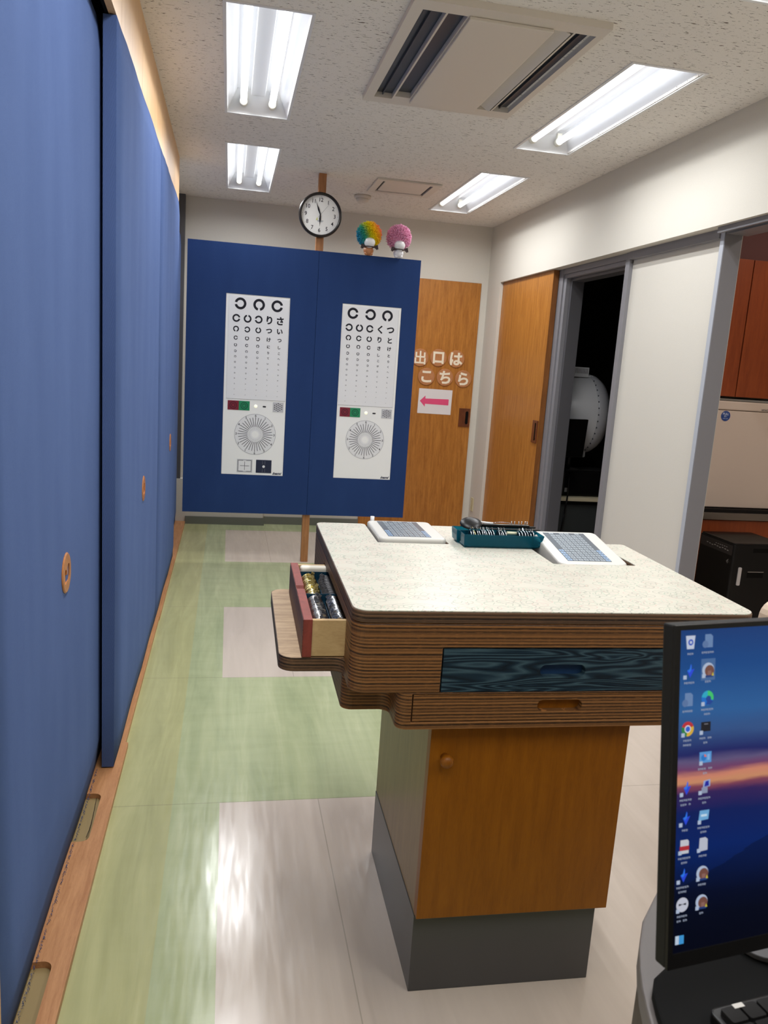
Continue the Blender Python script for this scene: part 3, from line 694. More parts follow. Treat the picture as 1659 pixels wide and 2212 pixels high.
# ------------------------------------------------------------------ examination table (local u, v, z; turned -0.9 degrees)
TA = math.radians(-.9); TO = Vector((.2449, 1.4217, 0)); TM = Matrix.Translation(TO) @ Matrix.Rotation(TA, 4, 'Z')
def TW(u, v, z): return TM @ Vector((u, v, z))
tb = thing('examination_table', 'plywood examination table with pale patterned top, blue front drawer and orange cabinet pedestal', 'table', TO, TA)
def top_outline(e=0., r=.03):
    return fillet([(e, e, r), (.85-e, e, r), (.86-e, .63-e, .012), (.775+e, .63-e, .012), (.775+e, .39-e, .006), (.555-e, .39-e, .006), (.555-e, .70-e, .012), (.50-e*.5, .815-e, .012), (.334+e, .815-e, .012),
                   (.334+e, .578-e, .006), (.143-e, .578-e, .006), (.143-e, .815-e, .012), (e, .815-e, .02)], 6)
MB().prism(top_outline(.0012), .8975, .9000).build('laminate_surface', M_lam, tb, .0006, 1)
MB().prism(top_outline(), .8755, .8975).build('tabletop', M_plyd, tb, .0012, 2)
body = MB().prism(fillet([(0, 0, .032), (.85, 0, .032), (.86, .63, .02), (.58, .63, .02), (.50, .815, .02), (0, .815, .02)]), .732, .8740).build('upper_case', M_ply, tb)
XW = {'u': (.180, .685), 'v': (.095, .548)}
carve(body, [MB().box((.143, .578, .80), (.334, .95, .95)), MB().box((.555, .39, .80), (.775, .95, .95)), MB().box((.180, -.05, .72), (.685, .025, .8245)), MB().box((-.05, .097, .769), (.30, .547, .850))])
b = body.modifiers.new('b', 'BEVEL'); b.width = .003; b.segments = 2; b.limit_method = 'ANGLE'; b.angle_limit = math.radians(60)
MB().prism(fillet([(.003, .003, .03), (.847, .003, .03), (.855, .62, .02), (.58, .62, .02), (.50, .57, .02), (.003, .57, .02)]), .8740, .8755).build('shadow_groove', M_dark, tb)
# lower case, stepped in plan
lo = fillet([(.0975, 0, .022), (.7675, 0, .022), (.7675, .095, .022), (.850, .095, .022), (.852, .58, .02), (.50, .76, .02), (0, .76, .02), (0, .095, .022), (.0975, .095, .022)])
low = MB().prism(lo, .655, .732).build('lower_case', M_ply, tb)
carve(low, [MB().box((.126, -.05, .670), (.740, .020, .7295))])
b = low.modifiers.new('b', 'BEVEL'); b.width = .0025; b.segments = 2; b.limit_method = 'ANGLE'; b.angle_limit = math.radians(60)
def drawer_front(nm, u0, u1, z0, z1, hu, hz, hw, hh, m, m2):
    f = MB(Matrix(((1,0,0,0),(0,0,1,0),(0,1,0,0),(0,0,0,1)))).prism([(u0, z0), (u1, z0), (u1, z1), (u0, z1)], .001, .016).build(nm, m, tb)
    carve(f, [MB(Matrix(((1,0,0,0),(0,0,1,0),(0,1,0,0),(0,0,0,1)))).prism(rrect(hu-hw, hz-hh, hu+hw, hz+hh, hh*.98, 8), -.02, .05)])
    MB().box((hu-hw-.004, .0165, hz-hh-.004), (hu+hw+.004, .0185, hz+hh+.004)).build('handle_recess', m2, f)
    return f
drawer_front('drawer', .1825, .6825, .7335, .8228, .4325, .777, .0485, .0125, M_bluewood, mat('recess_blue', (20, 54, 92), .4))
drawer_front('drawer', .1285, .7375, .6720, .7278, .4340, .7025, .0480, .0122, M_ply, M_cab)
# shelf board on the left
sh = fillet([(-.131, .098, .032), (.02, .098, 0), (.02, .585, 0), (-.131, .585, .032)])
MB().prism(sh, .738, .7665, 0).prism([(-.0, .098), (-.022, .098)]+[(-.022+.022*math.sin(a), .098-.022*(1-math.cos(a))) for a in [PI/2*k/6 for k in range(1, 7)]], .738, .7665, 0).build('side_shelf', M_plyd, tb, .002)
MB().prism(fillet([(-.1295, .0995, .031), (.0, .0995, 0), (.0, .5835, 0), (-.1295, .5835, .031)]), .7662, .7668).build('shelf_top', M_oak, tb)
# red side drawer, pulled open
rd = MB(Matrix(((0,0,1,0),(1,0,0,0),(0,1,0,0),(0,0,0,1)))).prism([(.097, .7685), (.547, .7685), (.547, .848), (.342, .848), (.338, .841), (.318, .841), (.314, .848), (.097, .848)], -.0855, -.067).build('drawer', [M_red], tb, .001)
rd['label'] = 'open drawer with red-stained front'
MB().box((-.0862, .098, .770), (-.0853, .546, .8465)).build('grained_face', M_redgrain, rd)
MB().box((-.067, .100, .770), (.28, .111, .8455)).box((-.067, .533, .770), (.28, .544, .8455)).box((.27, .111, .770), (.28, .533, .8455)).box((-.067, .111, .770), (.27, .533, .775)).build('drawer_box', M_lightwood, rd)
# pedestal cabinet
cab = MB().box((.184, .066, .188), (.617, .580, .655)).build('cabinet', M_cabside, tb, .001)
MB().box((.1825, .0645, 0), (.6040, .579, .188)).build('plinth', M_plinth, tb, .001)
dr = MB().box((.181, .040, .199), (.617, .0655, .652)).build('door', M_cab, tb, .001)
MB(Matrix.Translation((.213, .040, .574)) @ Matrix.Rotation(PI/2, 4, 'X')).lathe([(.009, 0), (.008, .008), (.0135, .016), (.0145, .022), (.010, .029), (.0005, .031)], 24).build('knob', M_cab, dr)

# trial lenses: ring with a small tab, one object each
def lens_mesh(nm, m, mg, R=.0185):
    o = MB().torus(R, .0013, 24, 6, 0).torus(R*.93, .0008, 24, 5, 0).box((-.0035, R, -.0008), (.0035, R+.008, .0008), 0)
    o.lathe([(R*.92, -.0003), (R*.92, .0003)], 24, 1); return o.mesh(nm, [m, mg])
M_lglass = mat('lens_glass', (34, 42, 50), .12, 0, .6)
ms, mgd = lens_mesh('trial_lens', M_silver, M_lglass), lens_mesh('trial_lens_gold', M_gold, M_lglass)
MBk = lens_mesh('trial_lens_dark', M_greyd, M_lglass)
def lens(me, u, v, z, label, group, tilt=0, axis='v', zr=0):
    o = bpy.data.objects.new('trial_lens', me); COL.objects.link(o)
    R = Matrix.Rotation(PI/2+tilt, 4, 'X') @ Matrix.Rotation(zr, 4, 'Z') if axis == 'v' else Matrix.Rotation(PI/2, 4, 'Z') @ Matrix.Rotation(PI/2+tilt, 4, 'X') @ Matrix.Rotation(zr, 4, 'Z')
    o.matrix_world = TM @ Matrix.Translation((u, v, z)) @ R
    return tag(o, label, 'lens', group)
# deep blue divider tray inside the red drawer
M_teald = mat('deep_teal_plastic', (18, 56, 76), .25, spec=.6)
t = thing('divider_tray', 'dark teal divider tray holding trial lenses inside the open red drawer', 'tray', TO, TA)
o = MB()
for u in (-.066, -.0225, .021, .064): o.box((u-.0008, .115, .776), (u+.0008, .500, .822 if u < 0 else .836))
o.box((-.066, .115, .776), (.064, .500, .7775)).box((-.066, .308, .776), (.064, .311, .838)).box((-.066, .115, .776), (.064, .117, .838)).box((-.066, .498, .776), (.064, .500, .838))
o.build('compartments', M_teald, t)
rr = random.Random(5)
for i in range(24):
    lens(ms, -.0445, .121+i*.0078, .8165, 'silver-rimmed trial lens in the near left row of the open drawer', 'silver-rimmed lenses in the near left drawer row', rr.uniform(-.18, .02), zr=rr.uniform(-.5, .1))
for i in range(24):
    lens(mgd, -.0445, .316+i*.0072, .8175, 'gold-rimmed trial lens in the far left row of the open drawer', 'gold-rimmed lenses in the far left drawer row', rr.uniform(-.3, .1), zr=rr.uniform(-.6, .2))
for i in range(24):
    lens(ms, -.0010, .121+i*.0078, .8165, 'silver-rimmed trial lens in the second near row, half under the tabletop', 'silver-rimmed lenses in the second drawer row', rr.uniform(-.18, .02), zr=rr.uniform(.3, .8))
for i in range(24):
    lens(MBk, -.0010, .316+i*.0072, .8145, 'dark-rimmed trial lens in the second far row, under the tabletop edge', 'dark-rimmed lenses in the second far drawer row', rr.uniform(-.1, .1), zr=rr.uniform(.3, .8))
o = MB(TM).box((-.063, .505, .824), (.030, .529, .848)).build('folded_cloth', mat('cloth_white', (226, 220, 206), .9), None, .006, 3)
tag(o, 'folded white cloth lying across the far end of the open red drawer', 'cloth')

# keypad tablets standing in the two notches
M_tab = mat('tablet_white', (206, 204, 198), .3); M_lcd = mat('lcd_grey', (84, 92, 102), .25); M_key = mat('key_label', (148, 158, 166), .3); M_keyb = mat('key_blue', (136, 164, 196), .3); M_keyd = mat('key_print', (84, 92, 104), .4)
def tablet(name, label, u, v, z, tilt, W, D, th, sw):
    t = thing(name, label, 'tablet', (0, 0, 0)); t.matrix_world = TM @ Matrix.Translation((u, v, z)) @ Matrix.Rotation(tilt, 4, 'X')
    MB().prism(rrect(0, 0, W, D, .018), -th, 0).build('housing', M_tab, t, .006, 4)
    x0 = (W-sw)/2-.006; x1 = x0+sw; y0 = .018; y1 = D-.014
    sc = MB().box((x0, y0, -.002), (x1, y1, .0006)).build('screen', M_lcd, t)
    o = MB(); n, r = 8, 13; cw = (x1-x0)/n; rh = (y1-y0)/r
    for i in range(n):
        for j in range(r):
            edge = i in (0, n-1)
            if edge and j > 4: continue
            if j == r-1 and i not in (1, 3, 4, 6): continue
            a, b, c, d = x0+i*cw+cw*.09, x0+(i+1)*cw-cw*.09, y0+j*rh+rh*.12, y0+(j+1)*rh-rh*.12
            o.quad((a, c, .0009), (b, c, .0009), (b, d, .0009), (a, d, .0009), 1 if edge else 0)
            mx, my = (a+b)/2, (c+d)/2
            o.quad((mx-cw*.17, my-rh*.12, .0011), (mx+cw*.17, my-rh*.12, .0011), (mx+cw*.17, my+rh*.12, .0011), (mx-cw*.17, my+rh*.12, .0011), 2)
    o.build('keypad_print', [M_key, M_keyb, M_keyd], sc)
    return t
tl = tablet('keypad_tablet', 'white keypad tablet lying nearly flat in the left notch of the table', .1465, .583, .9115, 0.0, .184, .228, .034, .117)
MB().rod((.018, .235, -.012), (.018, .235, .010), .006, 14).build('antenna_stub', M_white, tl)
tr = tablet('keypad_tablet', 'white keypad tablet propped up at an angle in the right notch, beside the teal tray', .5745, .395, .8995, math.radians(9.5), .186, .222, .050, .119)
tr2 = MB().prism([(.01, .20), (.176, .20), (.176, .215), (.01, .215)], -.085, -.045).build('rear_foot', M_white, tr)

# teal lens tray on the tabletop
M_teal = mat('teal_plastic', (30, 122, 146), .15, spec=.6, Transmission_Weight=.75)
bsdf(M_teal).inputs['IOR'].default_value = 1.2
t = thing('lens_tray', 'translucent teal two-trough plastic tray holding trial lenses on the tabletop', 'tray', TW(.362, .535, .9002), TA)
def trough(y0, y1, x0=0, x1=.221, h=.0365, th=.0016):
    o = MB(); a = [(x0, y0), (x1, y0), (x1, y1), (x0, y1)]; ins = [(x0+.004, y0+.006), (x1-.016, y0+.006), (x1-.016, y1-.006), (x0+.004, y1-.006)]
    def ring(P, z, e): return [(P[0][0]+e, P[0][1]+e, z), (P[1][0]-e, P[1][1]+e, z), (P[2][0]-e, P[2][1]-e, z), (P[3][0]+e, P[3][1]-e, z)]
    mid = [tuple(p*.25+q*.75 for p, q in zip(A_, B_)) for A_, B_ in zip(ins, a)]
    R = [ring(ins, 0, .004), ring([tuple(p*.6+q*.4 for p, q in zip(A_, B_)) for A_, B_ in zip(ins, a)], .006, .0), ring(mid, .022, 0), ring(a, h, 0), ring(a, h, th), ring(mid, .022, th), ring(ins, .005, th+.001), ring(ins, .0022, .006)]
    vs = [p for r_ in R for p in r_]; fs = [(3, 2, 1, 0), (28, 29, 30, 31)]
    for k in range(7):
        for i in range(4): fs.append((k*4+i, k*4+(i+1) % 4, (k+1)*4+(i+1) % 4, (k+1)*4+i))
    return o.add(vs, fs)
trough(0, .053).build('front_trough', M_teal, t); trough(.054, .107, -.006).build('rear_trough', M_teal, t)
MB().box((.108, .003, .004), (.110, .050, .033)).build('divider', M_teal, t)
us = [.385+i*.0063 for i in range(11)]+[.463, .470, .476, .482]+[.520+i*.0075 for i in range(6)]
for i, u in enumerate(us):
    me = mgd if i == 2 else ms
    g = ('lone gold-rimmed trial lens among the silver ones in the teal tray', None) if i == 2 else ('silver-rimmed trial lens upright in the front trough of the teal tray', 'silver-rimmed lenses in the teal tray')
    lens(me, u, .5625, .9255, g[0], g[1], rr.uniform(-.25, .05), 'u', rr.uniform(-.6, .6))
o = MB(TM).rod((.486, .560, .9385), (.514, .562, .9375), .0042, 14).build('dropper_tube', mat('tube_cream', (212, 210, 180), .4)); tag(o, 'short pale cylinder lying among the lenses in the teal tray', 'tube')
t = thing('occluder', 'black eye occluder paddle with long handle lying across the teal tray', 'occluder', (0, 0, 0)); t.matrix_world = TM
M1 = Matrix.Translation((.396, .598, .958)) @ Matrix.Rotation(math.radians(20), 4, 'X') @ Matrix.Rotation(math.radians(-6), 4, 'Y') @ Matrix.Diagonal((1.12, 1.12, 1.6, 1))
MB(M1).lathe([(.0005, .002), (.014, .0015), (.024, -.0005), (.0265, -.0025), (.0265, -.0035), (.022, -.002), (.0005, .0005)], 30).build('paddle', M_black, t)
MB(TM.inverted() @ TM).prism([(.400, .589), (.480, .586), (.592, .590), (.592, .602), (.480, .599), (.400, .604)], .940, .9435).build('handle', M_black, t, .001)
t = thing('trial_spectacles', 'black and silver trial frame with toothed bar lying on the teal tray', 'trial frame', (0, 0, 0)); t.matrix_world = TM
o = MB().box((.400, .606, .9455), (.566, .616, .951)).rod((.372, .612, .9455), (.585, .612, .9445), .0035)
o.build('bar', M_black, t, .001)
o = MB()
for i in range(34): o.box((.425+i*.0040, .6045, .951), (.4268+i*.0040, .607, .9535))
o.box((.425, .6065, .951), (.562, .609, .9522)).build('toothed_scale', M_silver, t)
o = MB()
for u in (.515, .524, .536, .544, .554, .560): o.rod((u, .612, .951), (u, .612, .9585), .0013, 8).sphere((u, .612, .9592), .002, 8)
o.path([(.455+.006*k, .613, .9525+.0045*math.sin(PI*k/11)) for k in range(12)], .0007, 5)
o.build('screw_posts', M_silver, t)
MB().rod((.418, .612, .9565), (.462, .612, .9535), .0024, 12).build('nose_bar', M_white, t)

# ------------------------------------------------------------------ monitor, desk, keyboard, chair
mm_ = Vector((.99, .141, 0)).normalized(); me_ = Vector((-.019, .159, .987)); me_ = (me_-mm_*me_.dot(mm_)).normalized(); mn_ = mm_.cross(me_)
MT = Matrix((mm_, mn_, me_)).transposed().to_4x4(); MT.translation = (.4078, .6236, 1.1410)     # local x right, y toward viewer, z up; origin = top left of picture
mon = thing('computer_monitor', 'black desktop monitor showing a dusk wallpaper, cut off by the right edge', 'monitor', (0, 0, 0)); mon.matrix_world = MT
WS, HS = .530, .2985
MB().box((-.0065, -.0015, .0045), (WS+.0065, .0018, .0000)).box((-.0065, -.0015, -.3125), (WS+.0065, .0018, -HS)).box((-.0065, -.0015, -HS), (-.0008, .0018, 0)).box((WS, -.0015, -HS), (WS+.0065, .0018, 0)).build('bezel', M_black, mon)
MB().box((-.0068, -.016, -.3128), (WS+.0068, -.0015, .0048)).box((.06, -.042, -.28), (WS-.06, -.016, -.05)).build('back_shell', M_blackr, mon, .002)
M_scr = mat('wallpaper', (4, 4, 6), .3, spec=.15)
sxx = nd(M_scr, 'ShaderNodeSeparateXYZ'); lk(M_scr, coords(M_scr), sxx.inputs[0])
nn1 = noise(M_scr, coords(M_scr, (3, 1, 16)), 2.2, 4, .55, .4); nn2 = noise(M_scr, coords(M_scr, (9, 1, 9)), 5, 4, .6)
vv = math_(M_scr, 'ADD', math_(M_scr, 'MULTIPLY', sxx.outputs[2], -1/HS), math_(M_scr, 'MULTIPLY', math_(M_scr, 'SUBTRACT', nn1, .5), .055))
vv = math_(M_scr, 'ADD', vv, math_(M_scr, 'MULTIPLY', sxx.outputs[0], -.10))
cc = ramp(M_scr, vv, [(0, (26, 60, 116)), (.10, (24, 70, 130)), (.24, (44, 92, 148)), (.31, (50, 80, 130)), (.38, (30, 36, 96)), (.405, (92, 82, 120)), (.435, (110, 62, 100)), (.452, (200, 128, 104)), (.472, (196, 136, 100)),
     (.487, (128, 66, 84)), (.51, (52, 34, 86)), (.56, (12, 30, 88)), (.68, (6, 34, 96)), (.77, (5, 22, 66)), (.82, (4, 12, 42)), (.89, (3, 6, 24)), (1.0, (2, 2, 12))])
mtn = math_(M_scr, 'GREATER_THAN', math_(M_scr, 'ADD', vv, math_(M_scr, 'MULTIPLY', sxx.outputs[0], 1.2)), .80)
cc = mixc(M_scr, math_(M_scr, 'MULTIPLY', mtn, .45), cc, (3, 8, 26))
lk(M_scr, cc, bsdf(M_scr).inputs['Emission Color']); bsdf(M_scr).inputs['Emission Strength'].default_value = .95
scr = MB().box((-.0008, -.001, -HS), (WS, .0006, 0)).build('screen', M_scr, mon)
EC = {}
def em(c, s=.85):
    if (c, s) not in EC: EC[(c, s)] = emis('icon_%02x%02x%02x' % c, c, s); bsdf(EC[(c, s)]).inputs['Base Color'].default_value = (0, 0, 0, 1)
    return EC[(c, s)]
TXT = (150, 160, 180)
def icon(u, v, kind, lines):
    """flat desktop icon on the screen plane"""
    o = MB(Matrix.Translation((u, 0, -v))); mats = []
    def mi(c):
        m = em(c)
        if m not in mats: mats.append(m)
        return mats.index(m)
    # local plane facing +y : mirror order of the xz helpers
    s = .0068; y = .0009
    def P(pts, c, dy=0): o.add([(p[0]*s, y+dy, p[1]*s) for p in pts][::-1], [tuple(range(len(pts)))], mi(c))
    def Cc(cx, cz, r, c, dy=0, a0=0, a1=360):
        n = 20; pts = [(cx+r*math.cos(math.radians(a0+(a1-a0)*k/n)), cz+r*math.sin(math.radians(a0+(a1-a0)*k/n))) for k in range(n+(a1-a0 < 360))]
        if a1-a0 < 360: pts = [(cx, cz)]+pts
        P(pts, c, dy)
    R = lambda x0, z0, x1, z1: [(x0, z0), (x1, z0), (x1, z1), (x0, z1)]
    if kind == 'bin': P([(-.6, -.9), (.55, -.9), (.75, .9), (-.8, .9)], (196, 204, 224)); Cc(0, 0, .42, (40, 80, 190), .0001); Cc(0, 0, .2, (196, 204, 224), .0002)
    elif kind == 'file': P([(-.2, -.9), (.8, -.9), (.8, .6), (.45, .9), (-.5, .9), (-.5, -.1)], (104, 134, 178)); Cc(-.45, -.45, .5, (90, 118, 164), .0001)
    elif kind == 'arrow': P([(.2, 1), (.0, .3), (-.4, .1), (.1, -.9), (.8, .3), (.3, .2), (.35, .7)], (36, 70, 220)); P([(.2, 1), (.0, .3), (-.4, .1), (.0, -.2), (.3, .2)], (40, 120, 230), .0001)
    elif kind == 'arch':
        Cc(0, 0, 1, (176, 190, 214)); Cc(.2, -.12, .78, (116, 74, 64), .0001); P(R(-.6, -1, .8, -.72), (30, 60, 120), .0002); P([(.55, -.8), (.95, -.8), (.75, -.3)], (206, 190, 60), .0003); P(R(-.1, -.7, .5, -.1), (140, 100, 92), .0002)
    elif kind == 'swirl': Cc(0, 0, 1, (24, 110, 200)); Cc(0, 0, 1, (60, 200, 110), .0001, -20, 110); Cc(0, 0, 1, (40, 170, 200), .00012, 90, 170); Cc(.15, -.1, .42, (26, 66, 150), .0002); P([(.1, -.1), (.9, -.45), (.5, -.9), (-.3, -.9)], (24, 66, 150), .0003)
    elif kind == 'wheel':
        Cc(0, 0, 1, (190, 44, 54), 0, 20, 160); Cc(0, 0, 1, (220, 176, 60), .00005, -100, 20); Cc(0, 0, 1, (40, 130, 70), .0001, 160, 260); Cc(0, 0, .52, (220, 222, 230), .0002); Cc(0, 0, .38, (44, 96, 210), .0003)
    elif kind == 'term': P(R(-.8, -.65, .8, .65), (16, 16, 26)); P(R(-.3, .3, .35, .42), (120, 120, 130), .0001)
    elif kind == 'panel': P(R(-1, -.75, 1, .75), (84, 150, 214)); Cc(-.3, -.05, .42, (30, 120, 200), .0001); Cc(-.2, .05, .36, (220, 120, 110), .0002, 0, 100); P(R(.3, -.4, .7, .4), (130, 180, 230), .0001)
    elif kind == 'pc': P(R(-.5, -.9, .5, -.1), (140, 150, 176)); P([(-.3, -.1), (.9, .0), (.9, .95), (-.2, .8)], (150, 170, 214), .0001); P([(-.1, .0), (.7, .1), (.6, .8), (.1, .7)], (24, 34, 160), .0002)
    elif kind == 'note': P([(-.9, -.6), (.75, -.5), (.9, .8), (-.7, .8)], (110, 170, 216)); P(R(-.5, -.05, .5, .25), (200, 224, 240), .0001)
    elif kind == 'pdf': P([(-.7, -.95), (.7, -.95), (.7, .7), (.45, .95), (-.7, .95)], (198, 200, 208)); P(R(-.8, -.5, .75, .1), (178, 44, 54), .0001)
    elif kind == 'page': P([(-.7, -.95), (.75, -.85), (.75, .65), (.35, .95), (-.6, .9)], (188, 192, 206))
    elif kind == 'face': Cc(0, 0, 1, (196, 198, 212)); P([(-.6, -.12), (0, .05), (.6, -.12), (.6, .22), (0, .08), (-.6, .22)], (20, 20, 40), .0001)
    elif kind == 'task': P(R(-.7, -.6, -.1, .6), (190, 206, 224)); P(R(-.1, -.6, .7, .6), (60, 150, 214), .0001)
    if kind not in ('bin', 'file', 'task'): P(R(-1.05, -1.05, -.5, -.5), (176, 190, 214), .0004)
    z = -1.55
    for ln in lines:
        x = -len(ln)*.5*.34
        for ch in ln:
            if ch != ' ':
                P(R(x, z-.13, x+.10, z+.14), TXT, .0002); P(R(x+.04, z+.02, x+.26, z+.10), TXT, .0003)
                if ord(ch) % 2: P(R(x+.18, z-.12, x+.26, z+.10), TXT, .0003)
                else: P(R(x+.02, z-.14, x+.24, z-.07), TXT, .0003)
            x += .34
        z -= .62
    o.build('desktop_icon', mats, scr, weld=False)
IC = [(.011, .0115, 'bin', ['aba']), (.0305, .011, 'file', ['bcdbca']), (.0105, .038, 'arrow', ['abcda']), (.0315, .038, 'arch', ['dba']), (.0095, .064, 'file', ['bcadb']), (.0315, .064, 'swirl', ['abcdba', 'cda']),
      (.0100, .091, 'wheel', ['abda', 'cadb']), (.0305, .0905, 'term', ['aba ca', 'ba']), (.031, .119, 'panel', ['bcdb ac', 'ba']), (.0100, .146, 'arrow', ['abcdab', 'bda a']), (.031, .1465, 'pc', ['abcdba', 'ba']),
      (.0100, .174, 'arrow', ['abd']), (.031, .174, 'note', ['abcdba', 'bca']), (.0100, .200, 'pdf', ['abcdba', 'bca']), (.031, .2005, 'page', ['abcd']), (.0090, .227, 'arrow', ['abcdba', 'bcad']), (.031, .2275, 'arch', ['abcd']),
      (.0092, .254, 'face', ['abcba', 'bc da']), (.031, .2545, 'arch', ['ba']), (.0070, .2865, 'task', [])]
for q in IC: icon(*q)
sel = em((70, 108, 160), .8); MB().add([(.0235, .0008, -.0275), (.0395, .0008, -.0275), (.0395, .0008, -.0475), (.0235, .0008, -.0475)][::-1], [(0, 1, 2, 3)]).build('selection_tint', sel, scr)
Wc = MT @ Vector((WS/2, -.03, -.20))
st = MB(MT.inverted()); st.rod((Wc.x, Wc.y+.06, .766), (Wc.x, Wc.y+.02, Wc.z), .018, 16).prism(rrect(Wc.x-.11, Wc.y-.015, Wc.x+.11, Wc.y+.15, .03), .7625, .768)
st.build('stand', M_greyd, mon, .001)

# dark desk with round corner
def dk(a): return a
out = [(1.30, .90), (.68, .90), (.60, .85), (.531, .785), (.487, .739), (.461, .699), (.446, .670), (.435, .645), (.426, .620), (.418, .595), (.409, .55), (.401, .48), (.396, .38), (.395, -.10), (1.30, -.10)]
t = thing('computer_desk', 'dark grey desk with rounded corner under the monitor, bottom right', 'desk', (0, 0, 0))
MB().prism(out, .722, .750).build('desktop', mat('desk_grey', (104, 98, 96), .45), t, .003)
inn = [(x*.985+.012, y) for x, y in out]; MB().prism(inn, .0, .722).build('pedestal', mat('desk_dark', (66, 56, 46), .5), t)
mt = MB().prism([(1.28, .76), (.70, .725), (.56, .692), (.470, .658), (.446, .643), (.434, .625), (.427, .605), (.419, .575), (.410, .50), (.403, .38), (.402, .02), (1.28, .02)], .7502, .7615).build('desk_mat', mat('mat_black', (9, 9, 9), .8, spec=.15), None, .003)
tag(mt, 'black desk mat lying on the dark desk under the monitor', 'desk mat')
t = thing('keyboard', 'black keyboard at the bottom right corner, in front of the monitor', 'keyboard', (.487, .452, .7616), math.radians(8))
MB().prism(rrect(0, 0, .44, .135, .008), 0, .012).build('base', M_black, t, .002)
o = MB()
for r_ in range(6):
    for c in range(20): o.prism(rrect(.008+c*.0213, .008+r_*.0205, .0265+c*.0213, .0255+r_*.0205, .002, 2), .012, .0165)
o.build('keys', M_blackr, t)['kind'] = 'stuff'
MB().box((.022, .124, .0167), (.034, .129, .0170)).build('key_legend', mat('legend_white', (200, 196, 190), .5), t)

t = thing('office_chair', 'pale beige chair, only its rounded backrest edge showing right of the table', 'chair', (1.455, 1.62, 0), math.radians(8))
M_beige = mat('beige_fabric', (206, 186, 164), .7)
MB(Matrix.Translation((0, 0, .71)) @ Matrix.Rotation(PI/2, 4, 'X')).prism(rrect(-.21, -.18, .21, .165, .045), -.02, .02).build('backrest', M_beige, t, .015, 4)
MB().prism(rrect(-.23, -.47, .23, -.03, .06), .43, .49).build('seat', M_beige, t, .02, 3)
MB().rod((0, -.25, .09), (0, -.25, .43), .028, 16).build('gas_column', M_greyd, t)
MB().box((-.03, -.06, .42), (.03, .035, .435)).box((-.03, .021, .42), (.03, .04, .66)).build('back_support', M_greyd, t)
for k in range(5):
    a = 2*PI*k/5; lg = MB().rod((0, -.25, .10), (.26*math.cos(a), -.25+.26*math.sin(a), .06), .018, 10).build('leg', M_greyd, t)
    MB().sphere((.26*math.cos(a), -.25+.26*math.sin(a), .028), .028, 14).build('castor', M_black, lg)

# ------------------------------------------------------------------ dark examination room
M_peri = mat('instrument_white', (214, 214, 216), .35)
t = thing('visual_field_analyzer', 'large pale bowl-shaped perimeter instrument in the dark side room', 'instrument', (2.335, 5.62, 0))
MY = Matrix.Translation((0, 0, 1.09)) @ Matrix.Rotation(PI/2, 4, 'Y') @ Matrix.Scale(1, 4)
MB(MY).lathe([(.0005, -.09), (.10, -.075), (.18, -.03), (.245, .05), (.278, .14), (.287, .22), (.288, .262)], 56, caps=False).build('bowl', M_peri, t)
MB(MY).lathe([(.289, .262), (.296, .27), (.286, .32), (.255, .365), (.25, .366), (.24, .30)], 56, caps=False).build('front_rim', mat('instrument_grey', (176, 176, 180), .4), t)
o = MB()
for k in range(14):
    a = math.radians(-62+k*9.2); o.box((.262, -.291*math.cos(a)-.004, 1.09+.291*math.sin(a)-.005), (.268, -.291*math.cos(a)+.004, 1.09+.291*math.sin(a)+.005))
o.build('rim_slots', M_slot, t)
o = MB().box((-.02, -.12, 1.36), (.235, .12, 1.43))
for k in range(22): o.box((-.012+k*.011, -.1225, 1.385), (-.008+k*.011, -.12, 1.422), 1)
o.build('vent_housing', [M_peri, M_greyd], t, .004)
MB().box((.235, -.09, 1.345), (.29, .09, 1.375)).build('head_bracket', M_peri, t, .006)
MB().prism([(.05, -.12), (.28, -.12), (.25, .12), (.05, .12)], .775, .84).build('chin_support', M_peri, t, .008)
MB().rod((.16, 0, .503), (.16, 0, .80), .04, 20).build('column', M_greyd, t)
t = thing('side_room_desk', 'desk with cream edge and dark body inside the dark side room', 'desk', (2.30, 5.30, 0))
MB().box((0, 0, .475), (1.1, .75, .502)).build('desktop', M_cream, t, .003)
MB().box((.03, .05, 0), (1.05, .70, .445)).build('cabinet_body', mat('dark_slate', (50, 54, 54), .6), t)
MB().box((.02, .03, .445), (1.08, .72, .475)).build('apron', M_black, t)
t = thing('printer', 'black printer box on the cream-edged desk in the dark side room', 'printer', (2.395, 5.36, .503))
MB().box((0, 0, 0), (.36, .15, .185)).build('body', M_black, t, .012); MB().box((.01, .0, .186), (.35, .14, .20)).build('lid', M_blackr, t, .004)
MB().box((.02, -.003, .03), (.045, .0, .06)).build('label_sticker', mat('sticker_grey', (150, 150, 150), .5), t)
t = thing('side_room_monitor', 'small black monitor standing in front of the pale bowl in the dark room', 'monitor', (2.40, 5.25, .80), rot=(math.radians(4), 0, math.radians(18)))
MB().box((-.12, -.012, 0), (.085, .012, .27)).build('panel', M_black, t, .004); 
MB().rod((-.02, .01, -.09), (-.02, .01, .05), .015, 12).build('neck', M_black, t)
MB().box((-.10, -.04, -.095), (.06, .09, -.085)).build('foot', M_black, t)
o = MB().path([(2.41, 5.29, .70), (2.41, 5.285, .50), (2.40, 5.28, .40), (2.385, 5.275, .25), (2.38, 5.27, .02)], .006, 8).build('power_cable', M_black); tag(o, 'black cable hanging down in front of the side room desk', 'cable')

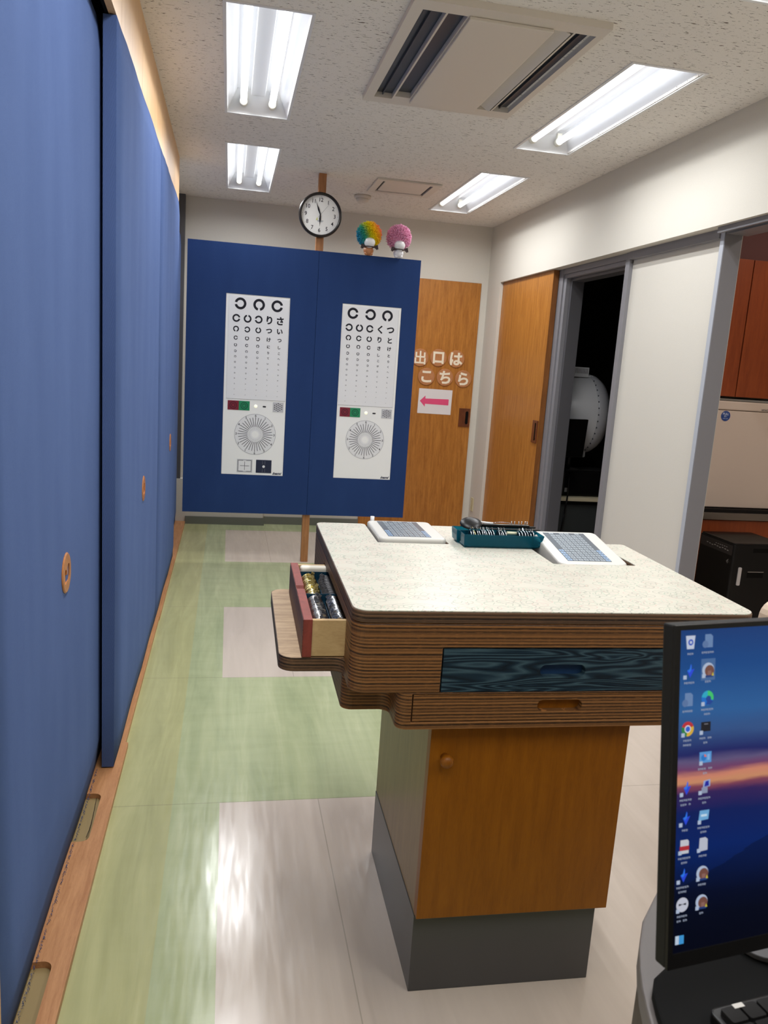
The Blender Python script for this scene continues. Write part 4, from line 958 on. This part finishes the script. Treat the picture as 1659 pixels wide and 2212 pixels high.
# ------------------------------------------------------------------ kitchenette
M_kwood = wood('kitchen_wood', (150, 72, 34), (126, 56, 26), (9, 9, 1), 5, .4, .4, .05)
t = thing('wall_cabinet', 'red-brown wooden wall cabinet above the white refrigerator', 'cabinet', (2.50, 3.90, 1.31))
MB().box((0, .018, 0), (1.2, .298, .71)).build('carcass', M_kwood, t)
for a, b in ((0, .178), (.182, .60), (.604, 1.2)): MB().box((a, 0, 0), (b-.0015, .017, .71)).build('door', M_kwood, t, .001)
struct('wall_kitchen_upper', MB().box((2.236, 3.93, 2.022), (4.2, 4.2, 2.40)), mat('maroon_wall', (92, 50, 46), .7))
t = thing('refrigerator', 'white front of a small refrigerator with round blue sticker', 'refrigerator', (2.50, 3.90, .70))
M_fr = mat('refrigerator_white', (214, 196, 182), .22, spec=.5)
MB().box((0, .03, 0), (.62, .296, .588)).build('body', M_fr, t)
MB().box((0, 0, .004), (.62, .03, .535)).build('door', M_fr, t, .004)
o = MB().box((0, -.002, .538), (.62, .03, .586)).build('top_band', M_fr, t, .006)
MB().text('HITACHI', .013, .375, .548, -.0026, 0, bold=.0005).build('maker_name', mat('label_grey', (90, 84, 84), .4), o)
MB().box((0, .0, .588), (.62, .29, .598)).build('top_trim', M_silver, t)
o = MB(Matrix.Translation((.139, -.0005, .505)) @ Matrix.Rotation(PI/2, 4, 'X')).lathe([(.0275, 0), (.0275, .0008)], 36, smooth=False).build('round_sticker', mat('sticker_blue', (36, 70, 140), .4), t)
o2 = MB(Matrix.Translation((.139, 0, .505)))
o2.text('PULL', .0165, 0, .011, -.0016, 0, bold=.0004).text('開く', .011, 0, -.002, -.0016, 0).text('OPEN HERE', .006, 0, -.014, -.0016, 0).build('sticker_text', mat('sticker_text', (206, 214, 230), .5), o)
M_steel = mat('brushed_steel', (150, 142, 134), .3, .9)
t = thing('kitchen_counter', 'low steel-edged counter with red-brown drawer fronts below the white refrigerator', 'counter', (2.45, 3.86, 0))
MB().box((0, .0, .640), (1.3, .335, .680)).build('counter_edge', M_steel, t, .003); MB().box((0, .01, .680), (1.3, .335, .6995)).build('dark_gap', M_black, t)
MB().box((0, .035, .06), (1.3, .33, .640)).build('carcass', M_kwood, t)
for a, b in ((0, .64), (.645, 1.3)):
    MB().box((a, .015, .52), (b, .034, .635)).build('drawer', M_kwood, t, .001)
    MB().box((a, .015, .07), (b, .034, .515)).build('door', M_kwood, t, .001)
kl = dup(L0, (2.75, 2.35, 2.398), label='added twin-tube light over the kitchenette, unseen behind the right wall, brightening the refrigerator')  # added lamp, out of view, to brighten the refrigerator front
for c in kl.children:
    if c.type == 'LIGHT': c.data = c.data.copy(); c.data.energy = 3.2; c.data.color = (1, .86, .74)
t = thing('black_machine', 'black box-shaped office machine on the kitchenette floor below the white refrigerator', 'machine', (2.486, 3.45, 0))
MB().prism(rrect(0, 0, .30, .295, .012), .01, .592).build('body', M_black, t, .004)
MB().prism(rrect(.004, .004, .296, .291, .012), .592, .600).build('lid', mat('glossy_black', (30, 27, 26), .15), t, .002)
MB().box((-.0015, .01, .535), (0, .285, .585)).build('control_strip', mat('strip_dark', (46, 42, 42), .3), t)
o = MB(Matrix.Rotation(-PI/2, 4, 'Z'))
for k in range(9): o.box((-.05-k*.022, -.0025, .552+.002*(k % 3)), (-.038-k*.022, -.0015, .556+.002*(k % 3)))
for k in range(6): o.box((-.06-k*.018, -.0025, .568), (-.052-k*.018, -.0015, .571))
o.build('panel_print', mat('print_silver', (150, 148, 146), .4), t)
o = MB(Matrix.Rotation(-PI/2, 4, 'Z')); o.line(-.045, .50, -.030, .512, .002, -.0006, 0); o.line(-.045, .50, -.034, .488, .002, -.0006, 0); o.disc(-.034, .50, .005, -.0006, 0, 12, .0035)
o.build('hand_mark', bpy.data.materials['print_silver'], t)
MB().prism([(p[0], p[1]) for p in rrect(.040, .385, .058, .478, .005)], .0, .005, 0, Matrix(((1,0,0,0),(0,0,-1,0),(0,1,0,0),(0,0,0,1)))).build('white_handle', mat('handle_grey', (190, 184, 182), .4), t)
MB().box((.095, -.001, .425), (.185, .0005, .455)).build('recess', M_dark, t); MB().box((.095, -.002, .453), (.185, -.0005, .457)).build('recess_lip', M_silver, t)
MB().box((.11, -.001, .555), (.22, .0005, .575)).build('grip_slot', M_dark, t)
